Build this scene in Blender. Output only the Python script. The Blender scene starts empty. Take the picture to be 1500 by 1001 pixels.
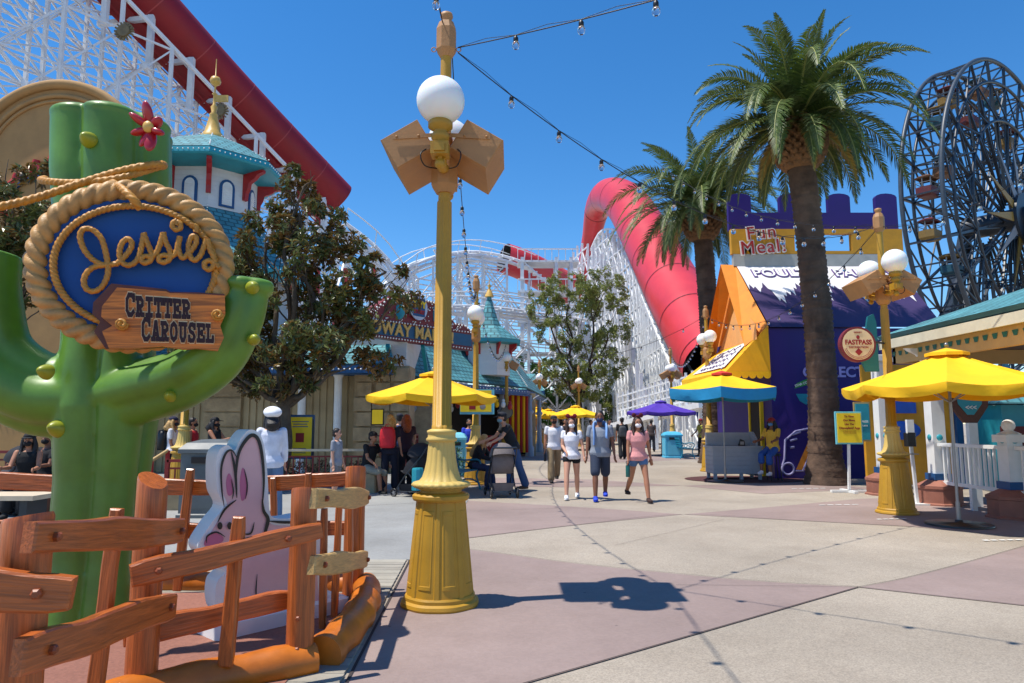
import bpy, math, random
from math import sin, cos, pi, radians as R, atan, sqrt
from mathutils import Vector as V, Matrix
random.seed(7)
C = bpy.context.scene.collection
scn = bpy.context.scene
# ---------------- camera geometry (pixel of the 1500x1001 photo -> world) ----------------
FOC = 1020.0; CH = 1.52; PIT = atan((620-500.5)/FOC)
def ray(px, py):
    u = (px-750)/FOC; v = -(py-500.5)/FOC
    return V((u, cos(PIT)-v*sin(PIT), sin(PIT)+v*cos(PIT)))
def at(px, py, Y):
    d = ray(px, py); return V((0, 0, CH)) + d*(Y/d.y)
def gp(px, py, z=0.0):
    d = ray(px, py); return V((0, 0, CH)) + d*((z-CH)/d.z)
# ---------------- mesh builder ----------------
ORG = {}
class MB:
    def __init__(s): s.v=[]; s.f=[]; s.m=[]; s.sm=[]; s.g=[]; s.cm=0; s.hasg=False
    def add(s, vs, fs, smooth=False, g=None):
        b=len(s.v); s.v += [tuple(x) for x in vs]
        if g: s.g += g; s.hasg=True
        else: s.g += [(x[0],x[1],x[2]) for x in vs]
        for f in fs: s.f.append([i+b for i in f]); s.m.append(s.cm); s.sm.append(smooth)
    def box(s, c, d, M=None, bev=0.0):
        x,y,z=[k/2 for k in d]; c=V(c)
        P=[V((a*x,b*y,e*z)) for e in(-1,1) for b in(-1,1) for a in(-1,1)]
        if M is not None: P=[M@p for p in P]
        s.add([p+c for p in P],[(0,2,3,1),(4,5,7,6),(0,1,5,4),(2,6,7,3),(0,4,6,2),(1,3,7,5)])
    def bx(s,x0,x1,y0,y1,z0,z1): s.box(((x0+x1)/2,(y0+y1)/2,(z0+z1)/2),(abs(x1-x0),abs(y1-y0),abs(z1-z0)))
    def beam(s,p,q,w,h=None,up=None):
        p=V(p);q=V(q);h=h or w;d=(q-p)
        if d.length<1e-6:return
        t=d.normalized(); u=V(up) if up else (V((0,0,1)) if abs(t.z)<.95 else V((0,1,0)))
        a=t.cross(u).normalized()*w/2; b=a.cross(t).normalized()*h/2
        s.add([p-a-b,p+a-b,p+a+b,p-a+b,q-a-b,q+a-b,q+a+b,q-a+b],[(0,3,2,1),(4,5,6,7),(0,1,5,4),(1,2,6,5),(2,3,7,6),(3,0,4,7)])
    def tube(s,pts,r,n=10,caps=True,closed=False,rf=None,sx=1.0,up=None,smooth=True):
        pts=[V(p) for p in pts]; k=len(pts)
        rr=r if isinstance(r,(list,tuple)) else [r]*k
        vs=[];fs=[]; pa=None; L=0
        for i,p in enumerate(pts):
            if closed: t=(pts[(i+1)%k]-pts[i-1])
            else: t=pts[min(i+1,k-1)]-pts[max(i-1,0)]
            t.normalize()
            if pa is None:
                u=V(up) if up else (V((0,0,1)) if abs(t.z)<.9 else V((0,1,0)))
                a=t.cross(u).normalized()
            else: a=(pa-t*pa.dot(t)).normalized()
            pa=a; b=t.cross(a)
            if i: L+=(p-pts[i-1]).length
            for j in range(n):
                th=2*pi*j/n; q=rr[i]*(rf(th,L) if rf else 1)
                vs.append(p+a*cos(th)*q*sx+b*sin(th)*q)
        m=k if closed else k-1
        for i in range(m):
            for j in range(n):
                a0=i*n+j;a1=i*n+(j+1)%n;b0=((i+1)%k)*n+j;b1=((i+1)%k)*n+(j+1)%n
                fs.append((a0,a1,b1,b0))
        s.add(vs,fs,smooth)
        if caps and not closed:
            s.add(vs[:n],[tuple(range(n))[::-1]]); s.add(vs[-n:],[tuple(range(n))])
    def lathe(s,prof,n=24,c=(0,0,0),rf=None,smooth=True,caps=True,ph=0.0):
        vs=[];fs=[];c=V(c);k=len(prof)
        for r,z in prof:
            for j in range(n):
                th=2*pi*j/n+ph; q=r*(rf(th,z) if rf else 1)
                vs.append(V((q*cos(th),q*sin(th),z))+c)
        for i in range(k-1):
            for j in range(n): fs.append((i*n+j,i*n+(j+1)%n,(i+1)*n+(j+1)%n,(i+1)*n+j))
        s.add(vs,fs,smooth)
        if caps:
            if prof[0][0]>1e-4: s.add(vs[:n],[tuple(range(n))[::-1]])
            if prof[-1][0]>1e-4: s.add(vs[-n:],[tuple(range(n))])
    def ball(s,c,r,n=16,m=10,M=None):
        c=V(c); rx,ry,rz=(r if isinstance(r,(tuple,list)) else (r,r,r)); vs=[];fs=[]
        for i in range(m+1):
            ph=pi*i/m-pi/2
            for j in range(n):
                th=2*pi*j/n; p=V((rx*cos(ph)*cos(th),ry*cos(ph)*sin(th),rz*sin(ph)))
                if M is not None: p=M@p
                vs.append(p+c)
        for i in range(m):
            for j in range(n): fs.append((i*n+j,i*n+(j+1)%n,(i+1)*n+(j+1)%n,(i+1)*n+j))
        s.add(vs,fs,True)
    def prism(s,poly,o,xd,yd,nd,th,g=False):
        """poly of 2-D points in the frame o + x*xd + y*yd, front at nd*0, back at -nd*th"""
        o=V(o);xd=V(xd);yd=V(yd);nd=V(nd);k=len(poly)
        A=[o+xd*a+yd*b for a,b in poly]; B=[p-nd*th for p in A]
        gg=[(a,b,0) for a,b in poly]+[(a,b,th) for a,b in poly] if g else None
        area=sum(poly[i][0]*poly[(i+1)%k][1]-poly[(i+1)%k][0]*poly[i][1] for i in range(k))
        fr=list(range(k)); bk=list(range(2*k-1,k-1,-1))
        sd=[(i,k+i,k+(i+1)%k,(i+1)%k) for i in range(k)]
        if (area<0): fr=fr[::-1];bk=bk[::-1];sd=[q[::-1] for q in sd]
        s.add(A+B,[fr,bk]+sd,False,gg)
    def ngon(s,pts): s.add(pts,[tuple(range(len(pts)))])
    def build(s,name,mats,parent=None,loc=None):
        if parent is not None: o0=ORG[parent]
        else: o0=V(loc) if loc is not None else V((0,0,0))
        me=bpy.data.meshes.new(name)
        me.from_pydata([(a-o0.x,b-o0.y,c-o0.z) for a,b,c in s.v],[],s.f)
        if not isinstance(mats,(list,tuple)): mats=[mats]
        for m in mats: me.materials.append(m)
        me.polygons.foreach_set('material_index',s.m); me.polygons.foreach_set('use_smooth',s.sm)
        if s.hasg:
            at_=me.attributes.new('gr','FLOAT_VECTOR','POINT'); at_.data.foreach_set('vector',[c for g in s.g for c in g])
        me.update(); ob=bpy.data.objects.new(name,me); C.objects.link(ob)
        if parent is not None: ob.parent=parent
        else: ob.location=o0
        ORG[ob]=o0; return ob
def tag(o,label=None,cat=None,group=None,kind=None):
    if label: o['label']=label
    if cat: o['category']=cat
    if group: o['group']=group
    if kind: o['kind']=kind
    return o
def thing(name,label,cat,loc=(0,0,0),group=None):
    o=bpy.data.objects.new(name,None); C.objects.link(o); o.location=loc; o.empty_display_size=.2
    ORG[o]=V(loc); return tag(o,label,cat,group)
def copy_tree(o,loc=None,rz=None,label=None,sc=None):
    c=o.copy(); C.objects.link(c); ORG[c]=ORG[o]
    for ch in [x for x in list(C.objects) if x.parent==o]:
        d=ch.copy(); C.objects.link(d); d.parent=c
        for g in [x for x in list(C.objects) if x.parent==ch]:
            e=g.copy(); C.objects.link(e); e.parent=d
    if loc is not None: c.location=loc
    if rz is not None: c.rotation_euler=(0,0,rz)
    if sc is not None: c.scale=(sc,sc,sc)
    if label: c['label']=label
    return c
def bez(ctrl,n=12,closed=False):
    """Catmull-Rom through points"""
    P=[V(p) for p in ctrl]; k=len(P); out=[]
    m=k if closed else k-1
    for i in range(m):
        if closed: p0,p1,p2,p3=P[i-1],P[i],P[(i+1)%k],P[(i+2)%k]
        else: p0,p1,p2,p3=P[max(i-1,0)],P[i],P[i+1],P[min(i+2,k-1)]
        for j in range(n):
            t=j/n; out.append(.5*((2*p1)+(p2-p0)*t+(2*p0-5*p1+4*p2-p3)*t*t+(3*p1-p0-3*p2+p3)*t**3))
    if not closed: out.append(P[-1])
    return out
def resample(pts,step):
    L=[0]
    for a,b in zip(pts,pts[1:]): L.append(L[-1]+(b-a).length)
    n=max(2,int(L[-1]/step)); out=[]; j=0
    for i in range(n+1):
        d=L[-1]*i/n
        while j<len(L)-2 and L[j+1]<d: j+=1
        w=(d-L[j])/max(1e-9,L[j+1]-L[j]); out.append(pts[j]+(pts[j+1]-pts[j])*min(1,w))
    return out
# ---------------- materials ----------------
MATS={}
def lin(c): 
    f=lambda x:(x/12.92 if x<=.04045 else ((x+.055)/1.055)**2.4)
    return tuple(f(k/255) for k in c)
def mat(name,col,rough=.6,var=.12,sc=4,bump=.0,bsc=40,metal=0,spec=.5,coat=0,emit=0,alpha=1,trans=0,wood=None,dirt=0):
    if name in MATS: return MATS[name]
    m=bpy.data.materials.new(name); m.use_nodes=True; nt=m.node_tree; N=nt.nodes; L=nt.links
    b=N['Principled BSDF']; c=lin(col)
    b.inputs['Roughness'].default_value=rough; b.inputs['Metallic'].default_value=metal
    b.inputs['Specular IOR Level'].default_value=spec
    if coat: b.inputs['Coat Weight'].default_value=coat; b.inputs['Coat Roughness'].default_value=.08
    if trans: b.inputs['Transmission Weight'].default_value=trans
    tc=N.new('ShaderNodeTexCoord'); src=tc.outputs['Object']
    if wood:
        a=N.new('ShaderNodeAttribute'); a.attribute_name='gr'; src=a.outputs['Vector']
        mp=N.new('ShaderNodeMapping'); mp.inputs['Scale'].default_value=wood; L.new(src,mp.inputs['Vector']); src=mp.outputs[0]
    no=N.new('ShaderNodeTexNoise'); no.inputs['Scale'].default_value=sc; no.inputs['Detail'].default_value=5; no.inputs['Roughness'].default_value=.6
    if wood: no.inputs['Distortion'].default_value=1.2
    L.new(src,no.inputs['Vector'])
    cr=N.new('ShaderNodeValToRGB'); cr.color_ramp.elements[0].position=.33; cr.color_ramp.elements[1].position=.67
    lo=[k*(1-var) for k in c]; hi=[min(1,k*(1+var*.8)) for k in c]
    cr.color_ramp.elements[0].color=(*lo,1); cr.color_ramp.elements[1].color=(*hi,1)
    L.new(no.outputs['Fac'],cr.inputs['Fac']); out=cr.outputs['Color']
    if dirt:
        n2=N.new('ShaderNodeTexNoise'); n2.inputs['Scale'].default_value=.9; n2.inputs['Detail'].default_value=8; n2.inputs['Roughness'].default_value=.7
        L.new(tc.outputs['Object'],n2.inputs['Vector'])
        r2=N.new('ShaderNodeMapRange'); r2.inputs[1].default_value=.45; r2.inputs[2].default_value=.75; r2.inputs[3].default_value=0; r2.inputs[4].default_value=dirt
        L.new(n2.outputs['Fac'],r2.inputs[0]); mx=N.new('ShaderNodeMix'); mx.data_type='RGBA'
        L.new(r2.outputs[0],mx.inputs[0]); L.new(out,mx.inputs[6]); mx.inputs[7].default_value=(c[0]*.5,c[1]*.45,c[2]*.4,1); out=mx.outputs[2]
    L.new(out,b.inputs['Base Color'])
    mr=N.new('ShaderNodeMapRange'); mr.inputs[3].default_value=max(0,rough-.08); mr.inputs[4].default_value=min(1,rough+.1); L.new(no.outputs['Fac'],mr.inputs[0]); L.new(mr.outputs[0],b.inputs['Roughness'])
    if bump:
        nb=N.new('ShaderNodeTexNoise'); nb.inputs['Scale'].default_value=bsc; nb.inputs['Detail'].default_value=4; L.new(src,nb.inputs['Vector'])
        bp=N.new('ShaderNodeBump'); bp.inputs['Strength'].default_value=bump; bp.inputs['Distance'].default_value=.02; L.new(nb.outputs['Fac'],bp.inputs['Height']); L.new(bp.outputs[0],b.inputs['Normal'])
    if emit: b.inputs['Emission Color'].default_value=(*c,1); b.inputs['Emission Strength'].default_value=emit
    MATS[name]=m; return m
def leafmat(name,top,under,rough=.35):
    m=bpy.data.materials.new(name); m.use_nodes=True; nt=m.node_tree;N=nt.nodes;L=nt.links;b=N['Principled BSDF']
    b.inputs['Roughness'].default_value=rough
    g=N.new('ShaderNodeNewGeometry'); mx=N.new('ShaderNodeMix'); mx.data_type='RGBA'
    r=N.new('ShaderNodeValToRGB'); a=lin(top); r.color_ramp.elements[0].color=(a[0]*.6,a[1]*.65,a[2]*.6,1); r.color_ramp.elements[1].color=(a[0]*1.5,a[1]*1.35,a[2]*1.2,1)
    L.new(g.outputs['Random Per Island'],r.inputs[0]); L.new(g.outputs['Backfacing'],mx.inputs[0]); L.new(r.outputs[0],mx.inputs[6])
    r2=N.new('ShaderNodeValToRGB'); a=lin(under); r2.color_ramp.elements[0].color=(a[0]*.7,a[1]*.7,a[2]*.7,1); r2.color_ramp.elements[1].color=(a[0]*1.3,a[1]*1.3,a[2]*1.3,1)
    L.new(g.outputs['Random Per Island'],r2.inputs[0]); L.new(r2.outputs[0],mx.inputs[7]); L.new(mx.outputs[2],b.inputs['Base Color'])
    tr=N.new('ShaderNodeBsdfTranslucent'); L.new(mx.outputs[2],tr.inputs[0]); ms=N.new('ShaderNodeMixShader'); ms.inputs[0].default_value=.22
    o=N['Material Output']; L.new(b.outputs[0],ms.inputs[1]); L.new(tr.outputs[0],ms.inputs[2]); L.new(ms.outputs[0],o.inputs[0])
    return m
YEL=mat('lamp_yellow_paint',(188,142,38),.5,.12,3,.06,60,dirt=.4)
CRM=mat('lamp_cream_paint',(212,180,98),.55,.08,4,.06,60,dirt=.25)
TER=mat('lamp_copper_paint',(178,130,80),.55,.1,6,.08,40,dirt=.3)
GLB=mat('opal_globe',(245,245,240),.3,.02)
GLB.node_tree.nodes['Principled BSDF'].inputs['Subsurface Weight'].default_value=.25
GRN=mat('cactus_green_paint',(94,138,42),.44,.24,2.2,.08,9,coat=.12,dirt=.22)
SPN=mat('cactus_spine_paint',(148,154,34),.4,.15,8)
ROPB=mat('thick_rope_paint',(190,142,78),.5,.25,9,.15,60,dirt=.3)
ROPT=mat('thin_rope_paint',(190,130,44),.5,.2,12,.15,80)
BLU=mat('sign_blue_paint',(6,72,140),.6,.08,6,.04,90,dirt=.1)
WOOD=mat('stained_wood',(174,90,36),.36,.42,2.6,.2,7,coat=.15,wood=(1.0,16,16))
WOODL=mat('faded_wood',(196,160,100),.5,.3,3,.3,9,wood=(1.3,14,14))
WOODK=mat('dark_wood_edge',(92,48,32),.5,.3,5,.2,20)
BOLT=mat('bolt_wood',(140,70,36),.45,.3,20)
LOG=mat('orange_log_curb',(190,104,22),.42,.32,3,.15,8,dirt=.25)
BLK=mat('black_paint',(22,20,22),.4,.1)
WHT=mat('white_paint',(232,232,228),.5,.05,5,.03,60,dirt=.12)
WHS=mat('white_steel',(226,228,230),.45,.06,2,dirt=.3)
RED=mat('coaster_red_paint',(142,8,20),.5,.1,.35,.0,dirt=.3)
REDP=mat('red_trim_paint',(170,34,36),.5,.15)
PNK=mat('pink_panel',(224,182,180),.6,.06,5)
PND=mat('deep_pink_panel',(196,110,140),.6,.06,5)
TRQ=mat('turquoise_paint',(40,150,165),.45,.1)
SKYB=mat('light_blue_paint',(110,190,205),.45,.08)
NVY=mat('blue_trim',(20,78,130),.5,.1)
GOLD=mat('gold_paint',(214,170,84),.4,.1,8)
UYEL=mat('yellow_canvas',(248,190,6),.75,.08,2.5,.15,14)
UBLU=mat('blue_canvas',(30,140,190),.75,.1,2.5,.15,14)
URED=mat('red_canvas',(200,50,40),.75,.1)
UPUR=mat('purple_canvas',(76,44,160),.75,.1,3,.15,14)
PUR=mat('purple_wall_paint',(44,22,112),.5,.08,1.5,.03,30)
STL=mat('grey_steel',(150,150,152),.35,.1,6,metal=.7)
DST=mat('dark_steel',(36,44,54),.4,.15,3)
SKIN=mat('skin_light',(206,152,124),.55,.05,8)
SKIN2=mat('skin_tan',(172,116,86),.55,.05,8)
SKIN3=mat('skin_brown',(128,82,58),.55,.05,8)
def cloth(n,c): return mat('cloth_'+n,c,.85,.14,7,.25,26)
def roofmat():
    m=mat('turquoise_shingle',(90,158,166),.7,.22,1.2,dirt=.25)
    N=m.node_tree.nodes;L=m.node_tree.links
    br=N.new('ShaderNodeTexBrick'); br.inputs['Scale'].default_value=1; br.inputs['Brick Width'].default_value=.3; br.inputs['Row Height'].default_value=.22; br.inputs['Mortar Size'].default_value=.025
    br.inputs['Color1'].default_value=(1,1,1,1);br.inputs['Color2'].default_value=(.68,.68,.68,1);br.inputs['Mortar'].default_value=(.25,.25,.25,1)
    a=N.new('ShaderNodeAttribute'); a.attribute_name='gr'; L.new(a.outputs['Vector'],br.inputs['Vector'])
    b=N['Principled BSDF']; src=b.inputs['Base Color'].links[0].from_socket
    mx=N.new('ShaderNodeMix'); mx.data_type='RGBA'; mx.blend_type='MULTIPLY'; mx.inputs[0].default_value=.85
    L.new(src,mx.inputs[6]); L.new(br.outputs['Color'],mx.inputs[7]); L.new(mx.outputs[2],b.inputs['Base Color'])
    bp=N.new('ShaderNodeBump'); bp.inputs['Strength'].default_value=.7; bp.inputs['Distance'].default_value=.04; L.new(br.outputs['Fac'],bp.inputs['Height']); bp.invert=True; L.new(bp.outputs[0],b.inputs['Normal'])
    return m
ROOF=roofmat()
def frame(o,xd,yd):
    xd=V(xd).normalized(); yd=V(yd); yd=(yd-xd*yd.dot(xd)).normalized(); n=xd.cross(yd)
    M=Matrix((xd,yd,n)).transposed().to_4x4(); M.translation=V(o); return M
def text(mb,s,M,size,ext=.004,off=0.0,align='CENTER',shear=0,sx=1.0,spacing=1.0):
    cu=bpy.data.curves.new('t','FONT'); cu.body=s; cu.size=size; cu.extrude=ext; cu.offset=off; cu.align_x=align; cu.align_y='CENTER'; cu.shear=shear; cu.space_character=spacing
    cu.resolution_u=4
    ob=bpy.data.objects.new('t',cu); C.objects.link(ob)
    dg=bpy.context.evaluated_depsgraph_get(); me=bpy.data.meshes.new_from_object(ob.evaluated_get(dg))
    mb.add([M@V((v.co.x*sx,v.co.y,v.co.z)) for v in me.vertices],[tuple(p.vertices) for p in me.polygons])
    C.objects.unlink(ob); bpy.data.objects.remove(ob); bpy.data.meshes.remove(me); bpy.data.curves.remove(cu)
def remesh(mb,name,mats,parent,vox,smooth=4,loc=None):
    o=mb.build(name,mats,parent,loc)
    md=o.modifiers.new('r','REMESH'); md.mode='VOXEL'; md.voxel_size=vox; md.use_smooth_shade=True
    if smooth: ms=o.modifiers.new('s','SMOOTH'); ms.factor=.5; ms.iterations=smooth
    dg=bpy.context.evaluated_depsgraph_get(); me=bpy.data.meshes.new_from_object(o.evaluated_get(dg))
    for m in (mats if isinstance(mats,(list,tuple)) else [mats]):
        if m.name not in [x.name for x in me.materials if x]: me.materials.append(m)
    old=o.data; o.modifiers.clear(); o.data=me; bpy.data.meshes.remove(old); me.name=name
    for p in me.polygons: p.use_smooth=True
    return o
# ================= camera, light, sky =================
cam=bpy.data.cameras.new('camera'); co=bpy.data.objects.new('camera',cam); C.objects.link(co)
cam.sensor_width=36; cam.lens=36*FOC/1500; cam.clip_end=3000; co.location=(0,0,CH); co.rotation_euler=(pi/2+PIT,0,0); scn.camera=co
SUN=V((-2.01,-.47,5.0)).normalized()
sl=bpy.data.lights.new('sun','SUN'); sl.energy=4.4; sl.angle=R(.53); sl.color=(1,.945,.85)
so=bpy.data.objects.new('sun',sl); C.objects.link(so); so.rotation_euler=SUN.to_track_quat('Z','Y').to_euler(); so.location=(0,0,30)
w=bpy.data.worlds.new('World'); scn.world=w; w.use_nodes=True; nt=w.node_tree
sky=nt.nodes.new('ShaderNodeTexSky'); sky.sky_type='NISHITA'; sky.sun_disc=False; sky.sun_elevation=math.asin(SUN.z); sky.sun_rotation=math.atan2(SUN.x,SUN.y)
sky.air_density=1.0; sky.dust_density=.0; sky.ozone_density=6; sky.altitude=0
hs=nt.nodes.new('ShaderNodeHueSaturation'); hs.inputs['Saturation'].default_value=1.25
nt.links.new(sky.outputs[0],hs.inputs['Color']); nt.links.new(hs.outputs[0],nt.nodes['Background'].inputs[0]); nt.nodes['Background'].inputs[1].default_value=.14
scn.view_settings.view_transform='Standard'; scn.view_settings.look='None'; scn.view_settings.exposure=0.38; scn.view_settings.gamma=1
scn.render.engine='CYCLES'
# ================= ground =================
def speckle(name,c,speck=.35,scale=60,var=.12,rough=.85):
    m=mat(name,c,rough,var,.35,.12,70,dirt=.34)
    N=m.node_tree.nodes;L=m.node_tree.links;b=N['Principled BSDF'];src=b.inputs['Base Color'].links[0].from_socket
    tc=N.new('ShaderNodeTexCoord'); v=N.new('ShaderNodeTexVoronoi'); v.inputs['Scale'].default_value=scale; L.new(tc.outputs['Object'],v.inputs['Vector'])
    r=N.new('ShaderNodeValToRGB'); r.color_ramp.elements[0].color=(1-speck,1-speck,1-speck,1); r.color_ramp.elements[1].color=(1+speck*.5,1+speck*.5,1+speck*.45,1)
    sp=N.new('ShaderNodeSeparateColor'); L.new(v.outputs['Color'],sp.inputs[0]); L.new(sp.outputs[0],r.inputs[0])
    mx=N.new('ShaderNodeMix'); mx.data_type='RGBA'; mx.blend_type='MULTIPLY'; mx.inputs[0].default_value=1
    L.new(src,mx.inputs[6]); L.new(r.outputs[0],mx.inputs[7]); vg=N.new('ShaderNodeTexVoronoi'); vg.inputs['Scale'].default_value=1.7; L.new(tc.outputs['Object'],vg.inputs['Vector'])
    gm=N.new('ShaderNodeMapRange'); gm.inputs[1].default_value=.018; gm.inputs[2].default_value=.030; gm.inputs[3].default_value=.55; gm.inputs[4].default_value=1; L.new(vg.outputs['Distance'],gm.inputs[0])
    ns=N.new('ShaderNodeTexNoise'); ns.inputs['Scale'].default_value=.22; ns.inputs['Detail'].default_value=6; ns.inputs['Distortion'].default_value=1.5; L.new(tc.outputs['Object'],ns.inputs['Vector'])
    nm=N.new('ShaderNodeMapRange'); nm.inputs[1].default_value=.3; nm.inputs[2].default_value=.7; nm.inputs[3].default_value=.86; nm.inputs[4].default_value=1.1; L.new(ns.outputs['Fac'],nm.inputs[0])
    mu=N.new('ShaderNodeMath'); mu.operation='MULTIPLY'; L.new(gm.outputs[0],mu.inputs[0]); L.new(nm.outputs[0],mu.inputs[1])
    vm=N.new('ShaderNodeVectorMath'); vm.operation='SCALE'; L.new(mx.outputs[2],vm.inputs[0]); L.new(mu.outputs[0],vm.inputs['Scale'])
    L.new(vm.outputs[0],b.inputs['Base Color']); return m
TAN=speckle('exposed_aggregate',(168,156,140),.24,105)
MAU=speckle('mauve_concrete',(150,131,124),.06,40)
GRY=speckle('grey_concrete',(150,150,147),.08,40)
DRK=mat('dark_joint',(58,50,48),.9,.2)
def sheet(name,pts,m,z,kind='structure'):
    mb=MB(); mb.ngon([(p.x,p.y,z) for p in pts]); o=mb.build(name,m); o['kind']=kind; return o
def curve2(pp,n=8): return bez([gp(*p) for p in pp],n)
from mathutils.geometry import tessellate_polygon
def sheet(name,pts,m,z,kind='structure'):
    P=[V((p.x,p.y,0)) for p in pts]; P=[p for i,p in enumerate(P) if (p-P[i-1]).length>1e-3]
    mb=MB(); mb.add([(p.x,p.y,z) for p in P],tessellate_polygon([P])); o=mb.build(name,m); o['kind']=kind
    return o
g=MB(); g.ngon([(-900,-900,0),(900,-900,0),(900,1500,0),(-900,1500,0)]); g.build('ground',TAN)['kind']='structure'
V1=gp(1258,861)
def ext(a,b,d): a=V(a);b=V(b); return b+(b-a).normalized()*d
e1=ext(V1,gp(775,1001),9); e2=ext(gp(600,822),gp(508,1001),3.2)
M1=curve2([(640,800),(700,807),(833,825),(967,839),(1110,852),(1258,861)])+[e1,e2,gp(508,1001),gp(600,822)]
sheet('mauve_paving',M1,MAU,.004)
M2=curve2([(1258,861),(1320,849),(1400,829),(1500,801)])+[ext(gp(1400,829),gp(1500,801),5),ext(gp(1258,861),gp(1500,888),6),gp(1500,888)]
sheet('mauve_paving',M2,MAU,.004)
sheet('mauve_paving',curve2([(686,734),(860,744),(1000,754)])+curve2([(1000,754),(850,769),(700,787),(648,794)]),MAU,.004)
sheet('mauve_paving',curve2([(1002,754),(1164,740),(1260,731)])+[gp(1400,728),gp(1560,735),gp(1600,792),gp(1500,787)]+curve2([(1335,772),(1150,762),(1002,754)]),MAU,.004)
sheet('mauve_paving',[gp(*p) for p in [(690,712),(830,714),(1000,712),(870,703),(720,700)]],MAU,.004)
sheet('mauve_paving',[gp(*p) for p in [(1000,712),(1120,724),(1290,716),(1170,706)]],MAU,.004)
sheet('mauve_paving',[gp(*p) for p in [(700,670),(900,678),(1050,672),(880,665)]],MAU,.004)
sheet('grey_paving',[gp(*p) for p in [(-500,690),(640,696),(686,733),(640,800),(600,821),(-700,821)]],GRY,.008)
# dark joints between the colour fields
def strip(pts,wd,z=.010):
    mb=MB()
    for a,b in zip(pts,pts[1:]):
        d=(b-a); n=V((-d.y,d.x,0)).normalized()*wd/2; mb.ngon([(p.x,p.y,z) for p in (a-n,b-n,b+n,a+n)])
    o=mb.build('paving_joint',DRK); o['kind']='structure'
strip(curve2([(640,800),(700,807),(833,825),(967,839),(1110,852),(1258,861)]),.008)
strip([V1,gp(775,1001),e1],.010); strip([gp(600,822),gp(560,900),gp(508,1001),e2],.02)
strip(curve2([(1258,861),(1320,849),(1400,829),(1500,801)]),.008); strip([V1,gp(1500,888)],.008)
strip(curve2([(648,794),(700,787),(850,769),(1000,754),(1150,762),(1335,772)]),.008)
strip([gp(990,858),gp(1258,861)],.005); strip([gp(1060,1001),gp(1500,905),gp(1700,870)],.006) if False else None; strip([gp(700,750),gp(880,742)],.006); strip([gp(900,800),gp(1060,762)],.005); strip([gp(530,742),gp(640,736)],.012);strip([gp(780,693),gp(1040,700)],.008)
TAPE=mat('white_tape',(225,225,220),.6,.2,8)
for a,b_ in (((1160,717),(1212,716)),((1285,762),(1330,761)),((1440,793),(1500,792)),((1200,741),(1260,740))):
    A0=gp(*a);B0=gp(*b_); n=5
    for k in range(n):
        p=A0+(B0-A0)*(k/n); q=A0+(B0-A0)*((k+.72)/n); mb=MB(); d=(q-p).normalized(); nn=V((-d.y,d.x,0))*.03; mb.ngon([(z.x,z.y,.013) for z in (p-nn,q-nn,q+nn,p+nn)]); mb.build('floor_marking',TAPE)['kind']='structure'
# boardwalk planks
PLK=mat('weathered_plank',(168,162,150),.8,.2,2,.3,30,dirt=.3)
N=PLK.node_tree.nodes; L=PLK.node_tree.links; b=N['Principled BSDF']; src=b.inputs['Base Color'].links[0].from_socket
gg=N.new('ShaderNodeNewGeometry'); rr=N.new('ShaderNodeValToRGB'); rr.color_ramp.elements[0].color=(.62,.6,.58,1); rr.color_ramp.elements[1].color=(1.1,1.1,1.05,1); L.new(gg.outputs['Random Per Island'],rr.inputs[0])
mx=N.new('ShaderNodeMix'); mx.data_type='RGBA'; mx.blend_type='MULTIPLY'; mx.inputs[0].default_value=1; L.new(src,mx.inputs[6]); L.new(rr.outputs[0],mx.inputs[7]); L.new(mx.outputs[2],b.inputs['Base Color'])
mb=MB(); a0=gp(600,822); a1=gp(508,1001); y=a0.y
while y>-1.5:
    xr=a0.x+(y-a0.y)*(a1.x-a0.x)/(a1.y-a0.y)-.03; xs=-9-random.random()*2
    while xs<xr:
        xe=min(xr,xs+2.2+random.random()*1.5); mb.bx(xs,xe-.004,y-.135,y,.002,.016+random.random()*.003); xs=xe
    y-=.142
mb.build('boardwalk',PLK)['kind']='structure'
xe=a0.x+(-1.6-a0.y)*(a1.x-a0.x)/(a1.y-a0.y)-.05
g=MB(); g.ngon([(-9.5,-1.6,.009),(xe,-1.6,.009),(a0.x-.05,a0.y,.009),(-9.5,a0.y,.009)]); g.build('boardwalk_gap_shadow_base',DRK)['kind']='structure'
# carousel pen floor
REDF=speckle('pen_floor_red',(150,100,84),.15,60)
sheet('pen_floor',[V(p) for p in [(-1.3,3.0,0),(-1.32,4.5,0),(-1.36,6.4,0),(-7,6.4,0),(-7,1.5,0),(-1.6,1.5,0)]],REDF,.024)
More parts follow.
